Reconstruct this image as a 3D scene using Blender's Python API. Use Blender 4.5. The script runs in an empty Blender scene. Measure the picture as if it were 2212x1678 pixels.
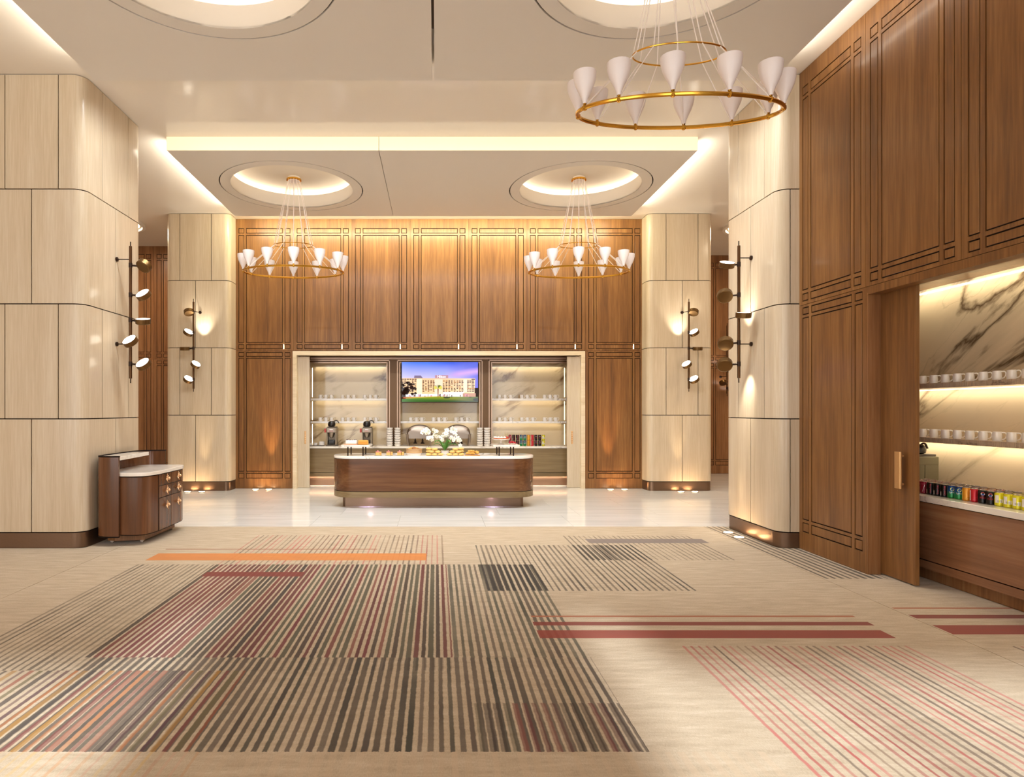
import bpy, bmesh, math, random
from mathutils import Vector, Matrix
random.seed(7)
PI = math.pi
sc = bpy.context.scene
COL = sc.collection

def srgb(h, a=1.0):
    h = h.lstrip('#')
    o = []
    for i in (0, 2, 4):
        c = int(h[i:i+2], 16) / 255
        o.append(c / 12.92 if c <= 0.04045 else ((c + 0.055) / 1.055) ** 2.4)
    return (o[0], o[1], o[2], a)

# ------------------------------------------------------------------ camera, world, sun, big lights
EYE = 1.65
cd = bpy.data.cameras.new('camera')
cam = bpy.data.objects.new('camera', cd)
COL.objects.link(cam)
cam.location = (0, 0, EYE)
cam.rotation_euler = (PI / 2, 0, 0)
cd.sensor_width = 36
cd.lens = 36 * 1352 / 2212
cd.shift_x = (1106 - 942) / 2212
cd.shift_y = (885 - 839) / 2212
cd.clip_start = 0.05
sc.camera = cam
sc.view_settings.view_transform = 'Standard'
sc.view_settings.look = 'None'
sc.view_settings.gamma = 1
sc.view_settings.use_curve_mapping = False
sc.view_settings.exposure = 0.50
world = bpy.data.worlds.new('sky')
world.use_nodes = True
world.node_tree.nodes['Background'].inputs[0].default_value = (0.97, 0.985, 1.0, 1)
world.node_tree.nodes['Background'].inputs[1].default_value = 3.0
sc.world = world

WARM = (1.0, 0.94, 0.80)
WARM2 = (0.90, 0.96, 1.0)
def aim(o, d):
    o.rotation_euler = Vector(d).to_track_quat('-Z', 'Y').to_euler()
def area(name, loc, d, sx, sy, power, col=WARM, spread=PI):
    l = bpy.data.lights.new(name, 'AREA')
    l.shape = 'RECTANGLE'; l.size = sx; l.size_y = sy
    l.energy = power; l.color = col; l.spread = spread
    o = bpy.data.objects.new(name, l); COL.objects.link(o)
    o.location = loc; aim(o, d)
    return o
def strip_light(name, p0, p1, d, w, power, col=WARM, spread=PI):
    """area lamp whose long side runs from p0 to p1, shining towards d"""
    p0, p1, d = Vector(p0), Vector(p1), Vector(d).normalized()
    x = (p1 - p0).normalized(); z = -d; y = z.cross(x).normalized(); z = x.cross(y)
    l = bpy.data.lights.new(name, 'AREA'); l.shape = 'RECTANGLE'
    l.size = (p1 - p0).length; l.size_y = w; l.energy = power; l.color = col; l.spread = spread
    o = bpy.data.objects.new(name, l); COL.objects.link(o)
    m = Matrix((x, y, z)).transposed().to_4x4(); m.translation = (p0 + p1) / 2
    o.matrix_world = m
    return o
def spot(name, loc, d, power, ang, blend=0.5, col=WARM, r=0.02):
    l = bpy.data.lights.new(name, 'SPOT'); l.energy = power; l.spot_size = math.radians(ang)
    l.spot_blend = blend; l.color = col; l.shadow_soft_size = r
    o = bpy.data.objects.new(name, l); COL.objects.link(o); o.location = loc; aim(o, d)
    return o
def point(name, loc, power, col=WARM, r=0.1):
    l = bpy.data.lights.new(name, 'POINT'); l.energy = power; l.color = col; l.shadow_soft_size = r
    o = bpy.data.objects.new(name, l); COL.objects.link(o); o.location = loc
    return o

sun = bpy.data.lights.new('sun', 'SUN'); sun.energy = 5.0; sun.angle = math.radians(3.5); sun.color = (.84, .93, 1)
so = bpy.data.objects.new('sun', sun); COL.objects.link(so); so.location = (0, -8, 9)
aim(so, (0.0, 1.0, -0.64))

# ceiling coves (the strips lie on top of the dropped ceiling panels, hidden by their edges)
ZC, ZS = 5.65, 5.447
strip_light('cove_lamp_wall_wash', (-3.9, 12.36, 5.54), (3.8, 12.36, 5.54), (0, 1, -0.75), 0.16, 125, (1, .96, .66))
strip_light('cove_lamp_near_rear', (-3.7, 7.30, 5.60), (3.7, 7.30, 5.60), (0, 0.45, -1), 0.10, 190, WARM2, math.radians(130))
strip_light('cove_lamp_near_left', (-4.00, -1.0, 5.50), (-4.00, 7.0, 5.50), (-1, 0, 0.35), 0.05, 20)
strip_light('cove_lamp_near_right', (3.93, -1.0, 5.50), (3.93, 7.0, 5.50), (1, 0, 0.35), 0.05, 20)
strip_light('cove_lamp_far_left', (-4.0, 9.3, 5.50), (-4.0, 12.2, 5.50), (-1, 0, 0.35), 0.05, 14)
strip_light('cove_lamp_far_right', (3.9, 9.3, 5.50), (3.9, 12.2, 5.50), (1, 0, 0.35), 0.05, 14)

# ------------------------------------------------------------------ helpers: objects
def link(o, parent=None):
    COL.objects.link(o)
    if parent is not None: o.parent = parent
    return o
def tag(o, label=None, cat=None, group=None, kind=None):
    if label: o['label'] = label
    if cat: o['category'] = cat
    if group: o['group'] = group
    if kind: o['kind'] = kind
    return o
def thing(name, label, cat, loc=(0, 0, 0), rz=0, group=None):
    o = bpy.data.objects.new(name, None); link(o)
    o.empty_display_size = 0.05
    o.location = loc; o.rotation_euler = (0, 0, rz)
    return tag(o, label, cat, group)
def dup(root, loc, rz=None, label=None):
    c = root.copy(); COL.objects.link(c); c.location = loc
    if rz is not None: c.rotation_euler = (0, 0, rz)
    if label: c['label'] = label
    for ch in list(root.children):
        d = ch.copy(); COL.objects.link(d); d.parent = c
        for g in list(ch.children):
            e = g.copy(); COL.objects.link(e); e.parent = d
    return c
ORD = ['first', 'second', 'third', 'fourth', 'fifth', 'sixth', 'seventh', 'eighth', 'ninth', 'tenth', 'eleventh',
       'twelfth', 'thirteenth', 'fourteenth', 'fifteenth', 'sixteenth', 'seventeenth', 'eighteenth']

class MB:
    def __init__(s): s.v = []; s.f = []; s.mi = []
    def add(s, vs, fs, m=0):
        b = len(s.v); s.v += [tuple(p) for p in vs]
        for f in fs: s.f.append([b + i for i in f]); s.mi.append(m)
    def quad(s, a, b, c, d, m=0): s.add([a, b, c, d], [[0, 1, 2, 3]], m)
    def box(s, x0, x1, y0, y1, z0, z1, m=0):
        s.add([(x0, y0, z0), (x1, y0, z0), (x1, y1, z0), (x0, y1, z0), (x0, y0, z1), (x1, y0, z1), (x1, y1, z1), (x0, y1, z1)],
              [[0, 3, 2, 1], [4, 5, 6, 7], [0, 1, 5, 4], [1, 2, 6, 5], [2, 3, 7, 6], [3, 0, 4, 7]], m)
    def prism(s, poly, z0, z1, m=0, top=1.0, c=None):
        n = len(poly)
        if top != 1.0:
            cx, cy = c or (sum(p[0] for p in poly) / n, sum(p[1] for p in poly) / n)
            tp = [(cx + (p[0] - cx) * top, cy + (p[1] - cy) * top) for p in poly]
        else: tp = poly
        s.add([(p[0], p[1], z0) for p in poly] + [(p[0], p[1], z1) for p in tp],
              [list(range(n))[::-1], list(range(n, 2 * n))] + [[i, (i + 1) % n, n + (i + 1) % n, n + i] for i in range(n)], m)
    def strip(s, path, th, z0, z1, m=0):
        """upright sheet following path (xy), thickness th to the left of travel"""
        n = len(path); nr = []
        for i in range(n):
            a = Vector(path[max(i - 1, 0)]); b = Vector(path[min(i + 1, n - 1)])
            t = (b - a).normalized(); nr.append(Vector((-t.y, t.x)))
        ins = [(path[i][0] + nr[i].x * th, path[i][1] + nr[i].y * th) for i in range(n)]
        vs = [(p[0], p[1], z) for z in (z0, z1) for p in path] + [(p[0], p[1], z) for z in (z0, z1) for p in ins]
        fs = []
        for i in range(n - 1):
            o0, o1, i0, i1 = i, n + i, 2 * n + i, 3 * n + i
            fs += [[o0, o0 + 1, o1 + 1, o1], [i0, i1, i1 + 1, i0 + 1], [o1, o1 + 1, i1 + 1, i1], [o0, i0, i0 + 1, o0 + 1]]
        for e in (0, n - 1): fs.append([e, n + e, 3 * n + e, 2 * n + e])
        s.add(vs, fs, m)
    def tube(s, pts, r, n=8, m=0, closed=False, rs=None):
        pts = [Vector(p) for p in pts]; k = len(pts); rings = []
        up = Vector((0, 0, 1))
        prev = None
        for i, p in enumerate(pts):
            if closed: t = pts[(i + 1) % k] - pts[i - 1]
            else: t = pts[min(i + 1, k - 1)] - pts[max(i - 1, 0)]
            t.normalize()
            if prev is None:
                a = up if abs(t.z) < 0.9 else Vector((1, 0, 0))
                x = t.cross(a).normalized()
            else:
                x = (prev - t * prev.dot(t)).normalized()
            prev = x; y = t.cross(x)
            rr = rs[i] if rs else r
            rings.append([p + (x * math.cos(2 * PI * j / n) + y * math.sin(2 * PI * j / n)) * rr for j in range(n)])
        vs = [q for R in rings for q in R]; fs = []
        for i in range(k if closed else k - 1):
            a, b = i * n, ((i + 1) % k) * n
            for j in range(n):
                fs.append([a + j, a + (j + 1) % n, b + (j + 1) % n, b + j])
        if not closed: fs += [list(range(n))[::-1], list(range((k - 1) * n, k * n))]
        s.add(vs, fs, m)
    def lathe(s, prof, n=20, c=(0, 0, 0), m=0, axis=None, cap=True):
        """prof = [(r, h)...] turned about axis through c"""
        M = Matrix.Identity(3) if axis is None else Vector((0, 0, 1)).rotation_difference(Vector(axis)).to_matrix()
        c = Vector(c); vs = []
        for r, h in prof:
            for j in range(n):
                a = 2 * PI * j / n
                vs.append(c + M @ Vector((r * math.cos(a), r * math.sin(a), h)))
        fs = []
        for i in range(len(prof) - 1):
            for j in range(n):
                fs.append([i * n + j, i * n + (j + 1) % n, (i + 1) * n + (j + 1) % n, (i + 1) * n + j])
        if cap: fs += [list(range(n))[::-1], list(range((len(prof) - 1) * n, len(prof) * n))]
        s.add(vs, fs, m)
    def ball(s, c, rx, ry=None, rz=None, n=10, k=6, m=0, rot=None):
        ry = ry or rx; rz = rz or rx; c = Vector(c); vs = []; fs = []
        for i in range(k + 1):
            t = PI * i / k
            for j in range(n):
                a = 2 * PI * j / n
                p = Vector((rx * math.sin(t) * math.cos(a), ry * math.sin(t) * math.sin(a), -rz * math.cos(t)))
                if rot is not None: p = rot @ p
                vs.append(c + p)
        for i in range(k):
            for j in range(n):
                fs.append([i * n + j, i * n + (j + 1) % n, (i + 1) * n + (j + 1) % n, (i + 1) * n + j])
        s.add(vs, fs, m)
    def mesh(s, name, mats, smooth=False, bevel=0, merge=True, angle=35):
        me = bpy.data.meshes.new(name)
        me.from_pydata(s.v, [], s.f)
        if not isinstance(mats, (list, tuple)): mats = [mats]
        for q in mats: me.materials.append(q)
        me.polygons.foreach_set('material_index', s.mi)
        bm = bmesh.new(); bm.from_mesh(me)
        if merge: bmesh.ops.remove_doubles(bm, verts=bm.verts, dist=1e-6)
        bmesh.ops.recalc_face_normals(bm, faces=bm.faces)
        if bevel:
            es = [e for e in bm.edges if len(e.link_faces) == 2 and e.calc_face_angle(0) > math.radians(40)]
            bmesh.ops.bevel(bm, geom=es, offset=bevel, segments=2, profile=0.6, affect='EDGES', clamp_overlap=True)
        if smooth:
            lim = math.radians(angle)
            for f in bm.faces: f.smooth = True
            for e in bm.edges:
                if len(e.link_faces) == 2 and e.calc_face_angle(0) > lim: e.smooth = False
        bm.to_mesh(me); bm.free()
        return me
    def build(s, name, mats, parent=None, smooth=False, bevel=0, loc=None, merge=True, angle=35):
        o = bpy.data.objects.new(name, s.mesh(name, mats, smooth, bevel, merge, angle))
        link(o, parent)
        if loc: o.location = loc
        return o
def structure(name, mb, mat, label=None, **k):
    o = mb.build(name, mat, **k); o['kind'] = 'structure'
    if label: o['label'] = label
    return o

def rrect(x0, x1, y0, y1, r, n=8):
    p = []
    for cx, cy, a0 in ((x1 - r, y0 + r, -PI / 2), (x1 - r, y1 - r, 0), (x0 + r, y1 - r, PI / 2), (x0 + r, y0 + r, PI)):
        for i in range(n + 1):
            a = a0 + PI / 2 * i / n
            p.append((cx + r * math.cos(a), cy + r * math.sin(a)))
    return p
def circle(cx, cy, r, n=32, ph=0): return [(cx + r * math.cos(2 * PI * i / n + ph), cy + r * math.sin(2 * PI * i / n + ph)) for i in range(n)]
def smooth_path(p, k=6):
    out = []
    n = len(p)
    for i in range(n - 1):
        a, b, c, d = [Vector(p[min(max(j, 0), n - 1)]) for j in (i - 1, i, i + 1, i + 2)]
        for s in range(k):
            t = s / k
            out.append(tuple(0.5 * ((2 * b) + (c - a) * t + (2 * a - 5 * b + 4 * c - d) * t * t + (3 * b - a - 3 * c + d) * t ** 3)))
    out.append(tuple(p[-1]))
    return out
def plate_holes(name, outer, holes, z0, z1, mat, parent=None):
    """flat slab with round holes"""
    bm = bmesh.new(); loops = []
    for poly in [outer] + holes:
        vs = [bm.verts.new((p[0], p[1], z0)) for p in poly]
        loops.append([bm.edges.new((vs[i], vs[(i + 1) % len(vs)])) for i in range(len(vs))])
    bmesh.ops.triangle_fill(bm, use_beauty=True, edges=[e for l in loops for e in l])
    g = bmesh.ops.extrude_face_region(bm, geom=list(bm.faces))
    for e in g['geom']:
        if isinstance(e, bmesh.types.BMVert): e.co.z = z1
    # keep bottom faces (extrude leaves them)
    bmesh.ops.recalc_face_normals(bm, faces=bm.faces)
    me = bpy.data.meshes.new(name); bm.to_mesh(me); bm.free(); me.materials.append(mat)
    o = bpy.data.objects.new(name, me); link(o, parent)
    return o
def text_mesh(body, size, extrude=0.0, align='CENTER'):
    c = bpy.data.curves.new('txt', 'FONT'); c.body = body; c.size = size; c.align_x = align; c.align_y = 'CENTER'
    c.extrude = extrude; c.resolution_u = 3
    o = bpy.data.objects.new('txt', c); COL.objects.link(o)
    dg = bpy.context.evaluated_depsgraph_get(); dg.update()
    me = bpy.data.meshes.new_from_object(o.evaluated_get(dg))
    vs = [tuple(v.co) for v in me.vertices]; fs = [list(p.vertices) for p in me.polygons]
    bpy.data.objects.remove(o); bpy.data.curves.remove(c); bpy.data.meshes.remove(me)
    return vs, fs

# ------------------------------------------------------------------ helpers: materials
def mat(name, col, rough=0.5, metal=0.0, spec=0.5, coat=0.0, emit=None, es=0.0, bump=None):
    m = bpy.data.materials.new(name); m.use_nodes = True
    nt = m.node_tree; b = nt.nodes['Principled BSDF']
    b.inputs['Base Color'].default_value = srgb(col) if isinstance(col, str) else col
    b.inputs['Roughness'].default_value = rough; b.inputs['Metallic'].default_value = metal
    b.inputs['Specular IOR Level'].default_value = spec
    b.inputs['Coat Weight'].default_value = coat; b.inputs['Coat Roughness'].default_value = 0.06
    if emit:
        b.inputs['Emission Color'].default_value = srgb(emit) if isinstance(emit, str) else emit
        b.inputs['Emission Strength'].default_value = es
    # a very light procedural mottling so no surface is perfectly uniform
    n = nt.nodes.new('ShaderNodeTexNoise'); n.inputs['Scale'].default_value = 9.0
    tc = nt.nodes.new('ShaderNodeTexCoord'); nt.links.new(tc.outputs['Object'], n.inputs['Vector'])
    mr = nt.nodes.new('ShaderNodeMapRange'); mr.inputs['To Min'].default_value = max(rough - 0.04, 0.02); mr.inputs['To Max'].default_value = min(rough + 0.04, 1)
    nt.links.new(n.outputs['Fac'], mr.inputs['Value']); nt.links.new(mr.outputs['Result'], b.inputs['Roughness'])
    if bump:
        n2 = nt.nodes.new('ShaderNodeTexNoise'); n2.inputs['Scale'].default_value = bump[0]
        nt.links.new(tc.outputs['Object'], n2.inputs['Vector'])
        bp = nt.nodes.new('ShaderNodeBump'); bp.inputs['Strength'].default_value = bump[1]; bp.inputs['Distance'].default_value = 0.01
        nt.links.new(n2.outputs['Fac'], bp.inputs['Height']); nt.links.new(bp.outputs['Normal'], b.inputs['Normal'])
    return m

class NT:
    def __init__(s, name):
        s.m = bpy.data.materials.new(name); s.m.use_nodes = True
        s.t = s.m.node_tree; s.b = s.t.nodes['Principled BSDF']
    def n(s, ty, **k):
        o = s.t.nodes.new(ty)
        for a, v in k.items(): setattr(o, a, v)
        return o
    def l(s, a, b): s.t.links.new(a, b)
    def math(s, op, a, b=None, c=None, clamp=False):
        o = s.n('ShaderNodeMath', operation=op, use_clamp=clamp)
        for i, q in enumerate((a, b, c)):
            if q is None: continue
            if hasattr(q, 'links') or hasattr(q, 'is_linked'): s.l(q, o.inputs[i])
            else: o.inputs[i].default_value = q
        return o.outputs[0]
    def ramp(s, fac, stops, interp='LINEAR'):
        r = s.n('ShaderNodeValToRGB'); r.color_ramp.interpolation = interp
        e = r.color_ramp.elements
        while len(e) > 1: e.remove(e[-1])
        e[0].position = stops[0][0]; e[0].color = stops[0][1] if not isinstance(stops[0][1], str) else srgb(stops[0][1])
        for p, c in stops[1:]:
            q = e.new(p); q.color = srgb(c) if isinstance(c, str) else c
        s.l(fac, r.inputs[0])
        return r.outputs[0]
    def mix(s, fac, a, b, mode='MIX'):
        o = s.n('ShaderNodeMix', data_type='RGBA', blend_type=mode)
        for q, i in ((fac, 0), (a, 6), (b, 7)):
            if hasattr(q, 'is_linked'): s.l(q, o.inputs[i])
            else: o.inputs[i].default_value = srgb(q) if isinstance(q, str) else q
        return o.outputs[2]
    def coords(s, scale=(1, 1, 1), rnd=0.0, rot=(0, 0, 0)):
        tc = s.n('ShaderNodeTexCoord'); mp = s.n('ShaderNodeMapping')
        mp.inputs['Scale'].default_value = scale; mp.inputs['Rotation'].default_value = rot
        s.l(tc.outputs['Object'], mp.inputs['Vector'])
        if rnd:
            oi = s.n('ShaderNodeObjectInfo'); mu = s.math('MULTIPLY', oi.outputs['Random'], rnd)
            cb = s.n('ShaderNodeCombineXYZ'); s.l(mu, cb.inputs[0]); s.l(mu, cb.inputs[1]); s.l(mu, cb.inputs[2])
            s.l(cb.outputs[0], mp.inputs['Location'])
        return mp.outputs[0]
    def noise(s, vec, scale, detail=4, rough=0.55, dist=0.0):
        o = s.n('ShaderNodeTexNoise'); o.inputs['Scale'].default_value = scale; o.inputs['Detail'].default_value = detail
        o.inputs['Roughness'].default_value = rough; o.inputs['Distortion'].default_value = dist
        s.l(vec, o.inputs['Vector']); return o.outputs['Fac']
    def set(s, **k):
        for a, v in k.items():
            i = s.b.inputs[a.replace('_', ' ')]
            if hasattr(v, 'is_linked'): s.l(v, i)
            else: i.default_value = v
    def bump(s, h, st, dist=0.005):
        b = s.n('ShaderNodeBump'); b.inputs['Strength'].default_value = st; b.inputs['Distance'].default_value = dist
        s.l(h, b.inputs['Height']); s.l(b.outputs[0], s.b.inputs['Normal'])

def wood(name, dark, mid, light, axis='z', rough=0.3, coat=0.25, rnd=7.0, fine=60, bands=0.5, dv=0.10):
    t = NT(name)
    sc_ = {'z': (1, 1, 0.045), 'x': (0.045, 1, 1), 'y': (1, 0.045, 1)}[axis]
    v = t.coords(sc_, rnd)
    n1 = t.noise(v, fine, 5, 0.6); n2 = t.noise(v, fine * 0.12, 3, 0.5, 0.6)
    f = t.math('ADD', t.math('MULTIPLY', n1, 1 - bands), t.math('MULTIPLY', n2, bands))
    c = t.ramp(f, [(0.34, dark), (0.5, mid), (0.66, light)])
    oi = t.n('ShaderNodeObjectInfo')
    k = t.math('ADD', t.math('MULTIPLY', oi.outputs['Random'], dv), 1 - dv / 2)
    hs = t.n('ShaderNodeHueSaturation'); t.l(k, hs.inputs['Value']); t.l(c, hs.inputs['Color'])
    t.set(Base_Color=hs.outputs[0], Specular_IOR_Level=0.28, Roughness=rough, Coat_Weight=coat, Coat_Roughness=0.16)
    t.bump(n1, 0.06, 0.002)
    return t.m
def marble(name, base, vein, scale=1.0, rough=0.12, dens=0.5, rnd=0.0, tint='#d9c3a3', ax='y', ang=0.6):
    """long diagonal veins; ax = axis normal to the slab"""
    t = NT(name)
    tc = t.n('ShaderNodeTexCoord'); m1 = t.n('ShaderNodeMapping')
    m1.inputs['Rotation'].default_value = (ang, 0, 0) if ax == 'x' else ((0, ang, 0) if ax == 'y' else (0, 0, ang))
    t.l(tc.outputs['Object'], m1.inputs['Vector'])
    def sc2(s):
        m2 = t.n('ShaderNodeMapping'); m2.inputs['Scale'].default_value = s; t.l(m1.outputs[0], m2.inputs['Vector']); return m2.outputs[0]
    al = {'x': (1, .38, 1.5), 'y': (.38, 1, 1.5), 'z': (.38, 1.5, 1)}[ax]
    v2 = sc2(tuple(scale * q for q in al)); v = sc2((scale, scale, scale))
    n1 = t.noise(v2, 0.85, 8, 0.52, 0.55)
    a = t.math('ABSOLUTE', t.math('SUBTRACT', n1, 0.5))
    ln = t.ramp(a, [(0.0, (1, 1, 1, 1)), (0.006, (.8, .8, .8, 1)), (0.024, (.18, .18, .18, 1)), (0.07, (0, 0, 0, 1))])
    n3 = t.noise(v, 0.9, 3)
    mk = t.ramp(n3, [(0.60 - dens * 0.3, (0, 0, 0, 1)), (0.76 - dens * 0.25, (1, 1, 1, 1))])
    f1 = t.mix(1.0, ln, mk, 'MULTIPLY')
    n4 = t.noise(v2, 2.6, 5, 0.5, 0.4)
    a2 = t.math('ABSOLUTE', t.math('SUBTRACT', n4, 0.5))
    l2 = t.ramp(a2, [(0.0, (.22, .22, .22, 1)), (0.016, (0, 0, 0, 1))])
    l2 = t.mix(1.0, l2, mk, 'MULTIPLY')
    cl = t.mix(t.math('MULTIPLY', t.noise(v2, 1.7, 4), 0.6), base, tint)
    c = t.mix(l2, cl, vein); c = t.mix(f1, c, vein)
    t.set(Base_Color=c, Roughness=rough, Coat_Weight=0.1)
    return t.m

M = {}
M['ash'] = wood('pale_ash_veneer', '#c2ad90', '#ccb89c', '#d5c4ab', 'z', 0.28, 0.25, fine=55, bands=0.45, dv=0.05)
M['ash_trim'] = wood('pale_ash_trim', '#d6bd98', '#e6d0ae', '#eedcc0', 'x', 0.35, 0.1, fine=55)
M['oak'] = wood('brown_oak_veneer', '#684428', '#80562f', '#95693d', 'z', 0.38, 0.16, fine=42, bands=0.5, dv=0.05)
M['oak_dark'] = wood('dark_oak_veneer', '#70482a', '#865a36', '#986c46', 'z', 0.32, 0.2, fine=42)
M['walnut_h'] = wood('walnut_horizontal', '#4c2d18', '#603b22', '#775031', 'x', 0.22, 0.4, fine=30, bands=0.65)
M['walnut_hy'] = wood('walnut_along_wall', '#7a5238', '#926547', '#a67a58', 'y', 0.25, 0.3, fine=30, bands=0.65)
M['walnut_v'] = wood('walnut_vertical', '#4e301b', '#653f26', '#83593b', 'z', 0.22, 0.4, fine=22, bands=0.7)
M['olive_h'] = wood('olive_grey_wood', '#6c5636', '#7d6645', '#8a7553', 'x', 0.35, 0.2, fine=30)
M['gap'] = mat('dark_joint', '#1c0e05', 0.8, spec=0.2)
M['bronze'] = mat('dark_bronze', '#5c4028', 0.34, 0.85)
M['bronze_base'] = mat('brushed_bronze', '#7c6350', 0.32, 0.85, bump=(40, .1))
M['black_metal'] = mat('blackened_metal', '#2c1a10', 0.4, 0.5)
M['brass'] = mat('polished_brass', '#d9a441', 0.2, 1.0)
M['rosegold'] = mat('rose_gold', '#f0c79c', 0.3, 0.75)
M['goldpull'] = mat('satin_gold', '#cfa06a', 0.35, 0.6)
M['soffit'] = mat('soffit_paint', '#dcd4ca', 0.6)
M['ceiling'] = mat('glossy_ceiling_paint', '#ebe2d6', 0.10, spec=0.35, coat=0.0)
M['white'] = mat('white_lacquer', '#efe4e0', 0.35)
M['ceramic'] = mat('white_ceramic', '#efe6dc', 0.2, coat=0.3)
M['cord'] = mat('white_cord', '#f3e8e0', 0.5)
M['steel'] = mat('brushed_steel', '#a8998c', 0.40, 1.0)
M['darkgrey'] = mat('dark_grey_plastic', '#57493d', 0.4)
M['black'] = mat('black_plastic', '#1d1614', 0.3)
M['marble'] = marble('calacatta_marble', '#cfb892', '#7a5a38', 1.0, 0.12, 0.5, ax='y', ang=0.5)
M['marble_r'] = marble('calacatta_marble_bold', '#d8c2a2', '#5d4a36', 0.9, 0.12, 1.0, ax='x', ang=0.55)
M['marble_top'] = marble('white_marble_top', '#f3eadf', '#a8988a', 2.2, 0.12, 0.4, tint='#e6dccf', ax='z')
def emitter(name, col, s): return mat(name, col, 0.6, emit=col, es=s)
M['led'] = emitter('led_diffuser', '#fff6e6', 3.5)
M['led_ring'] = emitter('led_ring', '#fff2da', 11.0)
M['glow_fascia'] = emitter('fascia_painted_glow', '#f6e4c0', 0.52)  # emission stands in for cove light falling on the fascia
M['uplight'] = emitter('uplight_lens', '#fff2dc', 8.0)
M['led_soft'] = emitter('soft_dome_diffuser', '#ffe9c8', 22.0)
# ------------------------------------------------------------------ floor
t = NT('stone_floor_tile')
v = t.coords((0.25, 3.0, 1), 30.0, (0, 0, 0.12))
n = t.noise(v, 2.5, 6, 0.6, 0.4); n2 = t.noise(t.coords((1, 1, 1)), 0.8, 3)
c = t.ramp(n, [(0.3, '#dddad5'), (0.5, '#e6e4e0'), (0.7, '#eeece9')])
t.set(Base_Color=c, Roughness=0.13, Coat_Weight=0.15)
M['tile'] = t.m
M['grout'] = mat('floor_grout', '#b3a48c', 0.8)

CE = 8.85    # carpet edge
f = MB(); f.box(-10, 10, -3.2, 17, -0.15, -0.006)
floor = structure('floor', f, M['grout'])
x = -9.35; tiles = {}
for j, y0 in enumerate([CE + 0.925 * k for k in range(8)]):
    for i in range(15):
        x0 = -9.3 + 1.25 * i + (0.3 if j % 2 else 0)
        key = 'q'
        if key not in tiles:
            b = MB(); b.box(0.0015, 1.2485, 0.0015, 0.9235, -0.006, 0.0)
            tiles[key] = b.mesh('tile', M['tile'])
        o = bpy.data.objects.new('tile', tiles[key]); link(o, floor); o.location = (x0, y0, 0)

# carpet: woven pattern in one node material (world metres)
def stripe_group():
    g = bpy.data.node_groups.new('stripe_block', 'ShaderNodeTree')
    I = g.interface
    I.new_socket('X', in_out='INPUT', socket_type='NodeSocketFloat'); I.new_socket('Y', in_out='INPUT', socket_type='NodeSocketFloat')
    for q in ('X0', 'X1', 'Y0', 'Y1', 'Period', 'Duty', 'Seed', 'Fade'):
        I.new_socket(q, in_out='INPUT', socket_type='NodeSocketFloat')
    I.new_socket('Mask', in_out='OUTPUT', socket_type='NodeSocketFloat'); I.new_socket('Rnd', in_out='OUTPUT', socket_type='NodeSocketFloat')
    gi = g.nodes.new('NodeGroupInput'); go = g.nodes.new('NodeGroupOutput')
    def mth(op, a, b=None, c=None, clamp=False):
        o = g.nodes.new('ShaderNodeMath'); o.operation = op; o.use_clamp = clamp
        for i, q in enumerate((a, b, c)):
            if q is None: continue
            if hasattr(q, 'is_linked'): g.links.new(q, o.inputs[i])
            else: o.inputs[i].default_value = q
        return o.outputs[0]
    G = gi.outputs
    u = mth('DIVIDE', mth('SUBTRACT', G['X'], G['X0']), G['Period'])
    idx = mth('FLOOR', u); fr = mth('SUBTRACT', u, idx)
    w = g.nodes.new('ShaderNodeTexWhiteNoise'); w.noise_dimensions = '1D'
    g.links.new(mth('ADD', mth('MULTIPLY', idx, 1.37), G['Seed']), w.inputs['W'])
    w2 = g.nodes.new('ShaderNodeTexWhiteNoise'); w2.noise_dimensions = '1D'
    g.links.new(mth('ADD', mth('MULTIPLY', idx, 2.71), mth('ADD', G['Seed'], 5.3)), w2.inputs['W'])
    hw = mth('MULTIPLY', G['Duty'], mth('ADD', mth('MULTIPLY', w2.outputs['Value'], 0.14), 0.20))
    d = mth('ABSOLUTE', mth('SUBTRACT', fr, 0.5))
    s = mth('MULTIPLY', mth('SUBTRACT', hw, d), 9.0, clamp=True)
    s = mth('MULTIPLY', mth('ADD', mth('MULTIPLY', mth('SUBTRACT', hw, d), 9.0), 0.5), 1.0, clamp=True)
    bx = mth('MULTIPLY', mth('GREATER_THAN', G['X'], G['X0']), mth('LESS_THAN', G['X'], G['X1']))
    by = mth('MULTIPLY', mth('GREATER_THAN', G['Y'], G['Y0']), mth('LESS_THAN', G['Y'], G['Y1']))
    nz = g.nodes.new('ShaderNodeTexNoise'); nz.inputs['Scale'].default_value = 1.0; nz.inputs['Detail'].default_value = 3
    cb = g.nodes.new('ShaderNodeCombineXYZ')
    g.links.new(mth('MULTIPLY', idx, 3.7), cb.inputs[0]); g.links.new(mth('MULTIPLY', G['Y'], 1.1), cb.inputs[1]); g.links.new(G['Seed'], cb.inputs[2])
    g.links.new(cb.outputs[0], nz.inputs['Vector'])
    al = mth('SUBTRACT', 1.0, mth('MULTIPLY', G['Fade'], mth('MULTIPLY', mth('SUBTRACT', nz.outputs['Fac'], 0.32), 2.6, clamp=True)))
    g.links.new(mth('MULTIPLY', mth('MULTIPLY', s, al), mth('MULTIPLY', bx, by)), go.inputs['Mask'])
    g.links.new(w.outputs['Value'], go.inputs['Rnd'])
    return g
SG = stripe_group()
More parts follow.
